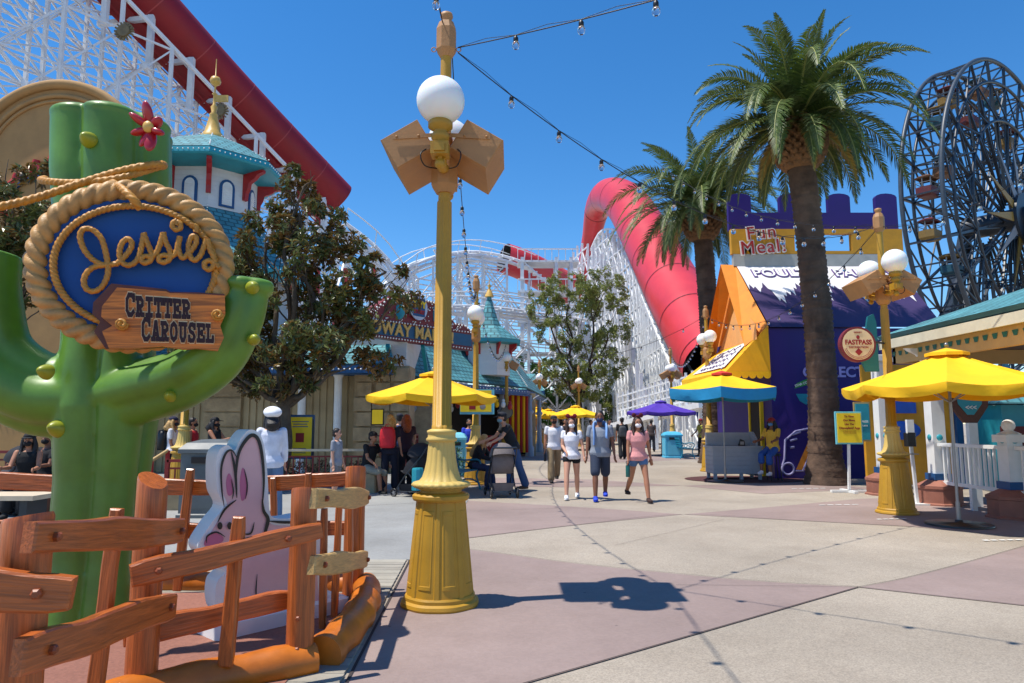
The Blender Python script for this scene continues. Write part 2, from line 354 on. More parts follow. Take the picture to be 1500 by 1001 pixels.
# ================= carousel pen fence =================
def plank(mb,p,q,h0,h1,th,seed=0,amp=.10,vert=False):
    """board with wavy edges from p to q (edge centre line), heights h0 to h1"""
    rd=random.Random(seed); p=V(p);q=V(q); d=q-p; Ln=d.length; xd=d/Ln
    if vert: yd=V((0,-1,0)).cross(xd); yd.normalize(); yd=-yd; nd=xd.cross(yd)
    else:
        nd=xd.cross(V((0,0,1))).normalized(); yd=nd.cross(xd); 
    if nd.dot(V((0,0,CH))-p)<0: 
        nd=-nd
    n=14; ph1,ph2,f1,f2=rd.random()*6,rd.random()*6,1.2+rd.random(),1.1+rd.random()
    top=[];bot=[]
    for i in range(n+1):
        t=i/n; h=h0+(h1-h0)*t; e=1-.16*(abs(2*t-1)**10)
        top.append((Ln*t,h/2*e*(1+amp*sin(ph1+f1*5*t)+.03*sin(23*t+ph2)))); bot.append((Ln*t,-h/2*e*(1+amp*sin(ph2+f2*5*t)+.03*sin(19*t+ph1))))
    poly=bot+top[::-1]
    off=rd.random()*9
    k=len(mb.v)
    o=p+nd*th/2
    if xd.cross(yd).dot(nd)<0: poly=poly[::-1]
    # bevelled: front face inset
    cy=0
    inner=[(min(max(a,.008),Ln-.008),b_-(.010 if b_>0 else -.010)) for a,b_ in poly]
    K=len(poly); A=[o-nd*.008+xd*a+yd*c for a,c in poly]; B=[o+xd*a+yd*c for a,c in inner]; D=[o-nd*th+xd*a+yd*c for a,c in poly]
    gr=[(a+off,c+off,0) for a,c in poly]+[(a+off,c+off,.0) for a,c in inner]+[(a+off,c+off,th) for a,c in poly]
    fs=[list(range(K,2*K)),list(range(3*K-1,2*K-1,-1))]
    for i in range(K):
        j=(i+1)%K; fs.append((i,j,K+j,K+i)); fs.append((2*K+i,2*K+j,j,i))
    mb.add(A+B+D,fs,False,gr)
def post(mb,x,y,z0,z1,r,seed=0,cut=.03):
    rd=random.Random(seed); n=40; vs=[];gr=[];fs=[]
    prof=[(1.04,z0)]+[(1.04-.05*i/8+rd.uniform(-.012,.012),z0+(z1-z0)*(i/8)*.985) for i in range(1,9)]+[(.93,z1)]
    off=rd.random()*9; a0=rd.random()*6
    for k,(f,z) in enumerate(prof):
        for j in range(n):
            th=2*pi*j/n; q=r*f*(1+.025*sin(3*th+a0+z)+.012*sin(7*th+a0)); zz=z+(cut*cos(th+a0) if k>=len(prof)-2 else 0)
            vs.append((x+q*cos(th),y+q*sin(th),zz)); gr.append((zz+off,th*.1+off,0))
    K=len(prof)
    for i in range(K-1):
        for j in range(n): fs.append((i*n+j,i*n+(j+1)%n,(i+1)*n+(j+1)%n,(i+1)*n+j))
    mb.add(vs,fs,True,gr); mb.add(vs[-n:],[tuple(range(n))],False,[(c[0]*.3+off,c[1]*3,c[2]) for c in vs[-n:]])
def bolt(mb,p,r=.02,nd=(0,-1,0)):
    p=V(p); nd=V(nd).normalized(); mb.tube([p-nd*.01,p+nd*.012,p+nd*.02],[r,r,r*.6],6,smooth=False)
pen=thing('pen_fence','orange-brown stained log and plank fence around the green cactus','fence',(-1.9,2.8,.02))
PST=[(-1.9,2.8,1.16,.088,1),(-2.03,4.0,1.2,.08,2),(-1.31,4.48,1.11,.08,3),(-1.4,6.33,1.13,.088,4),(-3.75,6.45,1.1,.085,5),(-6.2,6.4,1.1,.085,6)]
for i,(x,y,z1,r,sd) in enumerate(PST):
    mb=MB(); post(mb,x,y,.02,z1,r,sd,.045 if i==1 else .015); po=mb.build('post',WOOD,pen)
    if i==2:
        for zz in (.16,.34): mb=MB(); bolt(mb,(x+.01,y-.078,zz),.016); mb.build('bolt',BOLT,po)
def rail(pa,Ya,ha,pb,Yb,hb,seed,m=WOOD,th=.05,amp=.1,bo=((.1,0),(.9,0))):
    a=at(*pa,Ya);b=at(*pb,Yb); mb=MB(); plank(mb,a,b,ha,hb,th,seed,amp); o=mb.build('rail',m,pen)
    if bo:
        d=b-a; n=d.cross(V((0,0,1))).normalized()
        if n.dot(V((0,0,CH))-a)<0: n=-n
        for t,_ in bo: mb=MB(); bolt(mb,a+d*t+n*(th/2+.004),.02,n); mb.build('bolt',BOLT,o)
    return o
rail((42,788),2.64,.132,(264,778),4.02,.15,11,bo=((.09,0),(.96,0)))
rail((-330,845),2.45,.15,(107,870),2.68,.145,12,bo=((.88,0),))
rail((26,966),2.62,.15,(253,886),3.93,.145,13,bo=((.12,0),(.93,0)))
rail((191,845),3.84,.14,(471,776),4.36,.10,14,bo=((.13,0),(.8,0)))
rail((180,932),4.12,.14,(425,878),4.62,.125,15,bo=((.1,0),))
rail((459,731),4.42,.135,(537,729),6.25,.15,16,WOODL,amp=.16,bo=((.12,0),(.97,0)))
rail((456,829),4.42,.14,(535,820),6.25,.15,17,WOODL,bo=((.12,0),(.97,0)))
rail((-60,703),6.5,.16,(320,716),6.5,.14,18,amp=.05,bo=None)
rail((300,715),6.55,.14,(525,700),6.5,.13,19,amp=.05,bo=None)
rail((-60,774),6.5,.15,(300,778),6.5,.14,20,amp=.05,bo=None)
rail((300,776),6.52,.13,(525,774),6.5,.13,21,amp=.05,bo=None)
rail((-420,700),2.45,.15,(20,640),2.4,.1,22,bo=None) if False else None
def paling(pa,pb,Y,wd,seed,Yb=None):
    a=at(*pa,Y); b=at(*pb,Yb or Y); mb=MB(); plank(mb,b,a,wd,wd*.9,.035,seed,.04,vert=False if abs((a-b).normalized().z)<.5 else True); mb.build('paling',WOOD,pen)
paling((350,757),(330,977),4.14,.085,31); paling((171,745),(136,1035),3.45,.075,32); paling((279,687),(259,866),6.42,.085,33)
paling((475,745),(472,926),5.32,.055,34); paling((497,735),(489,909),5.62,.055,35); paling((513,722),(512,900),5.85,.05,36); paling((452,693),(450,860),6.45,.07,37); paling((400,700),(404,860),6.45,.06,38)
paling((-40,690),(-36,870),6.42,.085,39)
# log curb
def logtube(pts,r,seed):
    rd=random.Random(seed); P=resample(bez(pts,10),.06); rs=[r*(1+.07*sin(i*.9+seed)+rd.uniform(-.03,.03)) for i in range(len(P))]
    mb=MB(); mb.tube(P,rs,20); mb.build('log_curb',LOG,pen)
logtube([(-1.19,4.56,.07),(-1.15,5.2,.08),(-1.2,5.9,.075),(-1.32,6.5,.07)],.12,1)
logtube([(-2.6,3.25,.06),(-2.0,3.95,.065),(-1.6,4.25,.07),(-1.22,4.5,.07)],.11,2)
logtube([(-1.3,6.55,.05),(-2.5,6.6,.06),(-4.5,6.62,.06),(-7,6.6,.05)],.10,3)
logtube([(-3.6,1.5,.06),(-2.9,2.4,.065),(-2.55,3.2,.06)],.11,4)
# ================= cactus =================
cac=thing('cactus_statue','giant smooth green cactus with two raised arms inside the wooden pen','cactus statue',(-3.1,5.33,.02))
rib=lambda th,L:.80+.24*abs(cos(2.5*th))**.6
ribh=lambda th,L:.79+.24*abs(cos(3*th+.35))**.5
rib4=lambda th,L:.80+.24*abs(cos(2*th+.4))**.6
mb=MB()
P=bez([(-3.12,5.33,.0),(-3.1,5.33,.7),(-3.1,5.33,1.5),(-3.12,5.33,2.2),(-3.16,5.36,2.9)],10)
mb.tube(P,[.38-.06*min(1,i/8)+.05*max(0,1-abs(i-22)/7) for i in range(len(P))],60,rf=rib)
P=[V(p) for p in [(-3.14,5.4,2.7),(-3.16,5.4,2.95),(-3.2,5.42,3.15),(-3.22,5.44,3.45),(-3.24,5.45,3.7),(-3.25,5.45,3.86),(-3.25,5.45,3.95),(-3.25,5.45,3.99)]]
mb.tube(bez(P,4),[.36+.005*i if i<6 else min(.44,.39+.008*(i-6)) if i<22 else .45-.006*(i-22)**1.9 for i in range(29)],60,rf=ribh)
P=bez([(-3.1,5.3,1.75),(-3.5,5.22,1.73),(-3.86,5.15,1.98),(-3.98,5.1,2.4),(-4.0,5.08,2.72),(-4.0,5.08,2.80)],8)
mb.tube(P,[.30]*(len(P)-9)+[.30,.30,.30,.30,.29,.28,.26,.22,.15],48,rf=rib4)
P=bez([(-3.05,5.3,1.7),(-2.75,5.2,1.76),(-2.42,5.12,1.84),(-2.14,5.08,2.02),(-2.0,5.06,2.28),(-1.95,5.06,2.5),(-1.94,5.06,2.58)],8)
mb.tube(P,[.26-.0025*i for i in range(len(P)-9)]+[.19,.19,.19,.19,.185,.175,.16,.13,.08],48,rf=rib4)
body=remesh(mb,'body',GRN,cac,.016,4)
def spine(px,py,Y,r=.07):
    c=at(px,py,Y); d=(V((-.0,-1,.15))+V(((px-150)/400,0,0))).normalized(); mb=MB()
    q=d.to_track_quat('Z','Y').to_matrix(); pr=[(1,-.3),(1,0),(.92,.3),(.78,.6),(.6,.9),(.4,1.15),(.2,1.3),(0,1.36)]
    mb.lathe([(a*r,b_*r) for a,b_ in pr],20); mb.v=[tuple(q@V(v_)+c) for v_ in mb.v]; mb.build('spine',SPN,cac)
for s_ in [(130,205,5.0,.06),(370,421,4.89,.048),(372,497,4.93,.045),(68,545,4.87,.055),(250,580,4.97,.045),(85,628,4.99,.065),]: spine(*s_)
# flower on the cactus
fl=MB(); fc=at(222,190,4.98)
for k,(a,l) in enumerate([(100,.17),(62,.0),(35,.10),(-20,.11),(-80,.17),(-110,.14),(150,.15),(200,.12)]):
    if l==0: continue
    d=V((cos(R(a))*.8,-.35,sin(R(a)))).normalized(); M=d.to_track_quat('Z','Y').to_matrix(); fl.ball(fc+d*l*.62,(.045,.028,l*.6),12,10,M)
flo=thing('flower','red flower with yellow centre pinned to the top of the cactus','flower',fc); 
fl.build('petals',mat('flower_red',(178,28,38),.3,.15,8,coat=.3),flo); mb=MB(); mb.ball(fc+V((0,-.05,0)),(.04,.03,.045)); mb.build('flower_centre',GOLD,flo)
# ================= lasso rope round the cactus =================
def rope(mb,pts,r,n=18,strands=3,pitch=None,step=None):
    pitch=pitch or r*5.2; step=step or r*.28
    P=resample(pts,step); k=strands/2
    mb.tube(P,r,n,rf=lambda th,L:.72+.33*abs(cos(k*(th+2*pi*L/pitch)))**.7)
mb=MB(); las=bez([at(-60,312,4.3),at(0,303,4.5),at(60,288,4.7),at(120,268,4.83),at(180,250,4.9),at(228,241,5.0),at(240,243,5.2),at(225,247,5.55)],14); rope(mb,las,.028)
mb2=[at(238,243,5.1),at(170,262,4.86),at(110,268,4.88),at(70,266,4.95),at(60,264,5.1),at(66,262,5.4)]; rope(mb,bez(mb2,14),.026)
rp=mb.build('lasso_rope',ROPT); tag(rp,'golden twisted lasso rope looped around the head of the cactus','rope')
# ================= sign =================
def S(px,py,dn=0.0): return at(px,py,4.75+.0012*(px-187)-dn)
sg=thing('carousel_sign','big oval blue sign with a twisted rope border hung on the cactus','sign',S(187,500))
def ell(a,b,cx=187,cy=391,dn=0,n=90,t0=0,t1=2*pi,tilt=-.05):
    o=[]
    for i in range(n):
        t=t0+(t1-t0)*i/n; x=a*cos(t);y=b*sin(t); o.append(S(cx+x*cos(tilt)-y*sin(tilt),cy-(x*sin(tilt)+y*cos(tilt)),dn))
    return o
mb=MB(); E=ell(137,111,cx=190,n=420); rope_r=.076
Ltot=sum((E[i]-E[i-1]).length for i in range(len(E))); pit=Ltot/13
mb.tube(E,rope_r,30,closed=True,rf=lambda th,L:.70+.34*abs(cos(1.5*(th+2*pi*L/pit)))**.6)
mb.build('rope_border',ROPB,sg)
mb=MB(); fr=ell(126,99,cx=191,dn=.02,n=80); bk=[p+V((0,.10,0)) for p in fr]
n=len(fr); mb.add(fr+bk,[list(range(n))[::-1],list(range(n,2*n))]+[(i,(i+1)%n,n+(i+1)%n,n+i) for i in range(n)]); mb.build('blue_panel',BLU,sg)
mb=MB(); E=ell(119,89,cx=197,dn=.055,n=700); mb.tube(E,.024,16,closed=True,rf=lambda th,L:.74+.3*abs(cos(1.5*(th+2*pi*L/.0945)))**.7); 
rope(mb,bez([at(165,268,4.85),at(180,278,4.6),at(195,292,4.55),at(205,305,4.6)],12),.028)
mb.build('thin_rope_trim',ROPT,sg)
def Z2(x,y,dn=0): return S(x*.3396,260+y*.3396,dn)
strokes=[[(400,225),(436,262),(455,320),(466,385),(462,430),(440,472),(405,492),(372,480),(362,445),(378,408),(412,385),(465,378),(510,372)],
[(466,383),(430,372),(395,350),(362,310),(346,262),(352,232),(372,221),(400,226)],
[(505,372),(535,345),(562,310),(568,282),(550,266),(526,285),(516,325),(524,362),(552,380),(588,362),(606,320),(620,245)],
[(620,240),(632,275),(650,318),(656,345),(640,365),(618,368),(610,352),(628,340),(655,345)],
[(650,345),(672,330),(690,290),(704,240)],[(704,238),(715,280),(732,315),(734,348),(712,366),(690,362),(686,346),(706,336),(735,345)],
[(735,342),(756,330),(768,295),(776,255)],[(776,255),(768,295),(776,332),(790,348),(806,335)],
[(804,336),(828,312),(846,282),(844,256),(828,256),(814,290),(818,335),(838,358),(862,340),(876,310),(890,268)],
[(836,206),(848,218),(844,238)],
[(896,268),(905,310),(922,345),(922,380),(902,398),(884,388),(884,368),(905,360),(935,378),(945,392)],
[(765,186),(748,196),(745,212),(758,226),(776,220),(778,202),(766,194),(760,208)]]
mb=MB()
for st in strokes: rope(mb,bez([Z2(x,y,.085) for x,y in st],9),.0195,12)
mb.build('rope_lettering',ROPT,sg)
# plank board on the sign
BD=[(505,475),(600,482),(715,492),(735,500),(850,503),(970,510),(972,590),(950,640),(966,690),(940,748),(850,738),(790,742),(700,728),(590,738),(470,738),(440,664),(485,640),(436,600),(440,556)]
bd=thing('name_board','orange plank board lettered critter carousel fixed over the blue sign','sign board',Z2(700,740,.1))
def slab(poly,dn,th,m,name,par,g=None):
    mb=MB(); A=[Z2(x,y,dn) for x,y in poly]; B=[p+V((-.02,th,0)) for p in A]; n=len(A)
    mb.add(A+B,[list(range(n)),list(range(n,2*n))[::-1]]+[(i,n+i,n+(i+1)%n,(i+1)%n) for i in range(n)],False,[(x*.001+3,y*.0015,0) for x,y in poly]*2 ); return mb.build(name,m,par)
BW=mat('sign_board_orange',(206,118,40),.5,.5,2.2,.1,8,wood=(1.2,16,12))
slab(BD,.14,.045,BW,'board_face',bd)
slab([(480,458),(600,470),(715,482),(735,494),(850,496),(968,503),(968,600),(945,640),(958,690),(935,742),(850,740),(700,732),(590,740),(455,738),(405,664),(432,622),(398,590),(402,540)],.095,.05,WOODK,'board_edge',bd)
GL={'C':[[(.95,.70),(.95,1)],[(.9,.84),(.7,.97),(.35,.97),(.12,.75),(.12,.25),(.35,.03),(.7,.03),(.95,.2)]],
'R':[[(.2,0),(.2,1)],[(.0,.95),(.62,.95),(.85,.8),(.85,.62),(.62,.5),(.2,.5)],[(.5,.5),(.72,.06),(1,.06)],[(0,.05),(.42,.05)]],
'I':[[(.5,0),(.5,1)],[(.1,.95),(.9,.95)],[(.1,.05),(.9,.05)]],
'T':[[(.5,0),(.5,1)],[(.0,.95),(1,.95)],[(.03,.7),(.03,.98)],[(.97,.7),(.97,.98)],[(.22,.05),(.78,.05)]],
'E':[[(.2,0),(.2,1)],[(0,.95),(.92,.95),(.92,.72)],[(.2,.5),(.65,.5)],[(.65,.38),(.65,.62)],[(0,.05),(.92,.05),(.92,.3)]],
'A':[[(.15,.05),(.45,.97)],[(.45,.97),(.6,.97),(.88,.05)],[(.25,.33),(.75,.33)],[(-.05,.05),(.36,.05)],[(.62,.05),(1.05,.05)]],
'O':[[(.5,.97),(.2,.82),(.1,.5),(.2,.18),(.5,.03),(.8,.18),(.9,.5),(.8,.82),(.5,.97)]],
'U':[[(.2,.95),(.2,.25),(.38,.04),(.65,.04),(.82,.25),(.82,.95)],[(0,.95),(.42,.95)],[(.62,.95),(1.02,.95)]],
'S':[[(.88,.98),(.88,.72)],[(.86,.82),(.6,.97),(.3,.95),(.14,.76),(.28,.57),(.7,.45),(.88,.25),(.7,.04),(.3,.03),(.14,.18)],[(.12,.02),(.12,.3)]],
'L':[[(.25,0),(.25,1)],[(0,.95),(.5,.95)],[(0,.05),(.92,.05),(.92,.32)]]}
def word(mb,s,fn,w,z0,th,big=1.13):
    """fn(x,y,dn) maps letter space (x in letters) to the world"""
    x0=0;k=0
    for ci,ch in enumerate(s):
        sc=big if ci==0 else 1
        for pl in GL[ch]:
            for a,b_ in zip(pl,pl[1:]):
                k+=1; ax,ay=(x0+a[0]*.78*sc,a[1]*sc); bx_,by=(x0+b_[0]*.78*sc,b_[1]*sc)
                dx,dy=bx_-ax,by-ay; l=sqrt(dx*dx+dy*dy) or 1; nx,ny=-dy/l*w,dx/l*w; ex,ey=dx/l*w*.6,dy/l*w*.6
                q=[(ax-nx-ex,ay-ny-ey),(bx_-nx+ex,by-ny+ey),(bx_+nx+ex,by+ny+ey),(ax+nx-ex,ay+ny-ey)]
                d=z0+(k%9)*.0005; A=[fn(u,v_,d) for u,v_ in q]; B=[fn(u,v_,d-th) for u,v_ in q]
                mb.add(A+B,[(0,1,2,3),(7,6,5,4)]+[(i,4+i,4+(i+1)%4,(i+1)%4) for i in range(4)])
        x0+=(1.0*sc)
    return x0
def f1(u,v_,d): 
    t=u/7.15; return Z2(543+285*t, 594+13*t-(80-7*t)*v_, d)
def f2(u,v_,d):
    t=u/8.15; return Z2(612+318*t, 700+10*t-(80-8*t)*v_, d)
LB=mat('sign_letter_dark',(50,22,26),.7,.1); LO=mat('sign_letter_outline',(226,190,140),.5,.05)
mb=MB(); word(mb,'CRITTER',f1,.135,.150,.006); word(mb,'CAROUSEL',f2,.13,.150,.006); mb.build('lettering',LB,bd)
mb=MB(); word(mb,'CRITTER',f1,.20,.143,.004); word(mb,'CAROUSEL',f2,.20,.143,.004); mb.build('lettering_outline',LO,bd)
for (x,y) in ((524,632),(938,592)):
    mb=MB(); rope(mb,bez([Z2(x+26*cos(t)*(1-t/14),y+24*sin(t)*(1-t/14),.16+.004*t) for t in [i*.7 for i in range(16)]],5),.012,10); mb.build('rope_knot',ROPT,bd)
# ================= rabbit cut-out (plain generic rabbit) =================
rb=thing('rabbit_cutout','white cut-out board with a pink cartoon rabbit behind the fence','cut-out figure',gp(365,955,.03))
RYaw=R(42)
def Zr(x,y,dn=0):  # pixel of the zoomed picture -> point on a plane yawed a little
    px,py=240+x*.4205,580+y*.4205; d=ray(px,py); n=V((sin(RYaw),-cos(RYaw),0)); o=V((-1.86,5.32,0)); 
    t=((o-V((0,0,CH))).dot(n))/d.dot(n); return V((0,0,CH))+d*t+n*dn
def flat(poly,dn,th,m,name,par):
    mb=MB(); n_=V((sin(RYaw),-cos(RYaw),0)); A=[Zr(x,y,dn) for x,y in poly]; B=[p-n_*th for p in A]; n=len(A)
    ar=sum(poly[i][0]*poly[(i+1)%n][1]-poly[(i+1)%n][0]*poly[i][1] for i in range(n))
    fs=[list(range(n)),list(range(n,2*n))[::-1]]+[(i,n+i,n+(i+1)%n,(i+1)%n) for i in range(n)]
    if ar<0: fs=[list(f)[::-1] for f in fs]
    fs=[list(f)[::-1] for f in fs]
    mb.add(A+B,fs); return mb.build(name,m,par)
def sm(poly,n=5): return [(p.x,p.y) for p in bez([(x,y,0) for x,y in poly],n,closed=True)]
OUT=sm([(180,718),(185,650),(215,612),(170,590),(128,545),(124,510),(168,440),(208,385),(186,330),(182,250),(190,195),(222,172),(248,190),(268,150),(300,118),(335,135),(352,190),(362,290),(368,400),(385,425),(430,428),(500,420),(540,470),(560,560),(570,700),(560,800),(420,830),(330,850),(315,800),(270,760),(200,760)])
flat(OUT,0,.22,WHT,'cutout_board',rb)
flat(sm([(262,700),(268,600),(205,590),(150,545),(146,510),(185,440),(220,385),(205,330),(202,255),(212,205),(235,190),(254,215),(275,172),(300,138),(328,165),(340,260),(345,360),(365,440),(430,452),(500,450),(525,520),(535,650),(530,780),(400,810),(330,800)]),.004,.003,PNK,'pink_figure',rb)
flat(sm([(222,345),(216,300),(226,270),(240,300),(238,340)]),.008,.003,PND,'inner_ear',rb); flat(sm([(270,365),(264,300),(274,250),(288,290),(290,340)]),.008,.003,PND,'inner_ear',rb)
flat(sm([(140,520),(150,490),(180,478),(205,492),(200,510),(170,520)],6),.010,.004,PND,'nose',rb)
def inkline(mb,pts,w,dn,taper=True):
    P=bez([(x,y,0) for x,y in pts],6); n=len(P); A=[];B=[]
    for i,p in enumerate(P):
        t=(P[min(i+1,n-1)]-P[max(i-1,0)]).normalized(); ww=w*(sin(pi*(.08+.84*i/(n-1))) if taper else 1); nn=V((-t.y,t.x,0))*ww
        A.append(Zr(p.x-nn.x,p.y-nn.y,dn)); B.append(Zr(p.x+nn.x,p.y+nn.y,dn))
    mb.add(A+B,[(i,i+1,n+i+1,n+i) for i in range(n-1)])
k=0
for pts,w_ in [([(208,385),(200,330),(198,250),(214,200),(235,190),(252,215)],5),([(232,192),(246,260),(252,355)],6),([(250,340),(250,260),(262,190),(298,140),(325,150),(340,210),(346,300),(340,385)],8),([(232,290),(240,330),(236,360)],3),([(278,255),(288,310),(282,360)],3),([(185,440),(210,395),(250,362)],5),([(340,360),(345,400),(360,430),(350,480),(355,520)],8),([(365,436),(420,440),(500,438)],6),([(270,480),(300,478),(312,440)],4),([(322,620),(318,680),(322,720)],3),([(330,770),(330,825)],3),([(376,760),(376,800)],3),([(150,545),(180,580),(206,592)],4),([(146,512),(148,488),(180,474),(210,490)],4)]:
    mb=MB(); inkline(mb,pts,w_*.8,.013+k*.0004); k+=1; mb.build('ink_line',BLK,rb)
for cx,cy,rx,ry in ((192,452,9,13),(226,452,9,13)):
    mb=MB(); mb.add([Zr(cx+rx*cos(t),cy+ry*sin(t),.02) for t in [2*pi*i/16 for i in range(16)]],[tuple(range(16))]); mb.build('eye',BLK,rb)
mb=MB(); A=gp(268,950,0);B=gp(472,902,0); d=(B-A).normalized(); 
c=(A+B)/2; c.z=.085; c+=V((.05,.2,0)); ang=math.atan2(d.y,d.x)
def rbox(mb,c,d_,ang,r=.03):
    x,y,z=[k/2 for k in d_]; pr=[(x-r,y),(x,y-r),(x,-y+r),(x-r,-y),(-x+r,-y),(-x,-y+r),(-x,y-r),(-x+r,y)]; 
    Mx=Matrix.Rotation(ang,3,'Z'); n=8; lv=[(-z,1),(z-r*.7,1),(z,.93)]
    vs=[Mx@V((a*s_,b_*(s_ if s_==1 else .86),zz))+V(c) for zz,s_ in lv for a,b_ in pr][:]
    fs=[(i*n+(j+1)%n,i*n+j,(i+1)*n+j,(i+1)*n+(j+1)%n) for i in range(2) for j in range(n)]
    mb.add(vs,[f[::-1] for f in fs]); mb.add(vs[-n:],[tuple(range(n))[::-1]])
rbox(mb,c,(1.1,.42,.12),ang); mb.build('base_slab',WHT,rb)
# ================= lamp post (prototype at the origin, 5.3 m) =================
lamp=thing('street_lamp','nearest tall yellow lamp post with white globes beside the wooden pen','street lamp',(0,0,0),'yellow lamp posts of the plaza')
def prf(th,z):
    f=1.0; a=(th%(pi/4))-pi/8
    if .10<z<.86:
        hw=.30
        if abs(a)<hw:
            f=.965
            if abs(a)<.22 and .17<z<.79: f=.985
            if abs(a)<.19 and .20<z<.76: f=.965
    return f*(1-.012*cos(8*th))
mb=MB(); pr=[(.325,0),(.332,.02),(.325,.045),(.298,.06),(.298,.085)]
zs=[.10,.1001,.169,.171,.199,.201,.45,.759,.761,.789,.791,.8599,.861]
pr+=[(.288-.075*(z-.1)/.76,z) for z in zs]+[(.235,.868),(.245,.885),(.245,.91),(.225,.925),(.18,.935),(.175,.955)]
mb.lathe(pr,192,rf=prf,smooth=False); mb.build('base',YEL,lamp)
mb=MB(); mb.lathe([(.175,.955),(.235,.975)],96)
mb.lathe([(.175,.95),(.20,.965),(.245,.985),(.252,1.0),(.235,1.018),(.19,1.03)],120,rf=lambda th,z:1+(.022*cos(24*th) if z<1.02 else 0))
mb.lathe([(.19,1.03),(.165,1.06),(.145,1.12),(.128,1.2),(.118,1.30),(.112,1.36)],160,rf=lambda th,z:1-.045*abs(sin(8*th))**4)
mb.lathe([(.112,1.36),(.13,1.365),(.135,1.385),(.12,1.40),(.12,1.43),(.128,1.44),(.128,1.455),(.09,1.47)],48); mb.build('flared_collar',CRM,lamp)
mb=MB(); mb.lathe([(.088,1.46),(.088,1.50),(.084,1.501),(.066,3.5)],128,rf=lambda th,z:1 if z<1.5 else (1-.07*(abs(sin(6*th))**3)))
mb.lathe([(.056,3.5),(.05,4.9)],24); mb.build('pole',YEL,lamp)
mb=MB(); mb.lathe([(.055,4.88),(.085,4.93),(.095,4.95),(.095,5.15),(.07,5.22),(.05,5.23)],8,smooth=False,ph=pi/8); mb.lathe([(.045,5.22),(.05,5.26),(.06,5.28),(.055,5.31),(.0,5.33)],16)
for s in(-1,1): 
    mb.tube([V((s*.115+.022*cos(t),.0+.0,4.96+.022*sin(t))) for t in [2*pi*i/12 for i in range(12)]],.005,6,closed=True,up=(0,1,0))
mb.build('finial_cap',TER,lamp)
mb=MB(); mb.lathe([(.08,3.58),(.125,3.65),(.125,3.88),(.10,3.94),(.07,3.96)],8,smooth=False,ph=pi/8); mb.box((0,0,4.04),(.13,.22,.10)); mb.build('arm_hub',TER,lamp)
for s in (-1,1):
    mb=MB(); mb.tube([(0,s*.1,3.78),(0,s*.25,3.74),(0,s*.40,3.78)],[.05,.045,.05],12)
    mb.box((0,s*.42,3.82),(.15,.15,.11)); mb.lathe([(.05,3.87),(.055,3.90),(.075,3.92),(.08,3.95),(.055,3.98),(.06,3.99),(.105,4.02),(.105,4.06),(.085,4.08)],20,c=(0,s*.42,0)); mb.box((0,s*.505,3.82),(.09,.02,.07)); mb.ball((0,s*.42,3.70),.045); mb.lathe([(.02,3.7),(.02,3.77)],10,c=(0,s*.42,0))
    ar=mb.build('globe_arm',YEL,lamp)
    mb=MB(); mb.ball((0,s*.42,4.26),.205,40,28); mb.build('globe',GLB,ar)
for s in (-1,1):
    A=R(31*s); M=Matrix.Rotation(A,3,'Y'); c=V((s*.30,.06,3.93)); mb=MB()
    # cuboid speaker housing with a small bevelled rim
    x,z=.185,.15
    ring=lambda k,y:[M@V((a*k,y,b_*k))+c for a,b_ in((-x,-z),(x,-z),(x,z),(-x,z))]
    L4=[ring(.95,-.36),ring(1,-.347),ring(1,.347),ring(.95,.36)]; vs=[p for r_ in L4 for p in r_]
    mb.add(vs,[(i*4+j,i*4+(j+1)%4,i*4+4+(j+1)%4,i*4+4+j) for i in range(3) for j in range(4)]+[(3,2,1,0),(12,13,14,15)])
    bxo=mb.build('speaker_box',TER,lamp)
    mb=MB(); mb.beam((s*.07,-.312,4.0),(s*.42,-.312,3.98),.035,.006,up=(0,-1,0)); mb.beam((s*.07,-.312,4.0),(s*.07,0,4.0),.03,.03)
    for q in((s*.39,-.318,3.985),(s*.2,-.318,3.993)): mb.ball(q,.012,8,6)
    mb.build('mounting_strap',TER,bxo)
    mb=MB(); mb.tube(bez([(s*.05,-.1,3.78),(s*.14,-.33,3.72),(s*.17,-.36,3.82),(s*.08,-.2,3.95)],6),.006,6); mb.build('cable',BLK,bxo)
LAMPS=[((-.61,6.1),1),((6.52,12.05),'tall yellow lamp post with white globes behind the right yellow umbrella'),
((6.3,22.4),'yellow lamp post rising behind the yellow and blue umbrella'),((-.92,17.7),'yellow lamp post holding the yellow map sign, behind the nearest lamp'),
((-.23,29.4),'yellow lamp post with a small round plaque in front of the red and yellow curtain'),((1.65,42),'lamp post left of the man in the white tee and cap'),
((4.4,46),'lamp post above the far yellow umbrella'),((8.0,35),'lamp post beside the purple umbrella'),((-7.1,15.2),'yellow lamp post between the cactus and the rabbit cut-out')]
LP=[]
for i,((x,y),lb) in enumerate(LAMPS):
    if i==0: lamp.location=(x,y,0); LP.append(lamp)
    else: LP.append(copy_tree(lamp,(x,y,0),0,lb))
for k in (2,3):
    for ch in [x for x in list(C.objects) if x.parent==LP[k] and x.name.startswith('speaker_box')]:
        for g_ in [x for x in list(C.objects) if x.parent==ch]: bpy.data.objects.remove(g_)
        bpy.data.objects.remove(ch)
# remaining far lamps: shorter globes
for (px,pyb,Y,lb) in [(805,598,62,'small far lamp post with one globe left of the bare-branched tree'),(893,600,66,'small distant lamp post right of the man in the grey tee'),(820,600,74,'farthest small lamp post seen over the far yellow umbrella')]:
    p=at(px,pyb,Y); LP.append(copy_tree(lamp,(p.x,Y,0),R(90),lb))
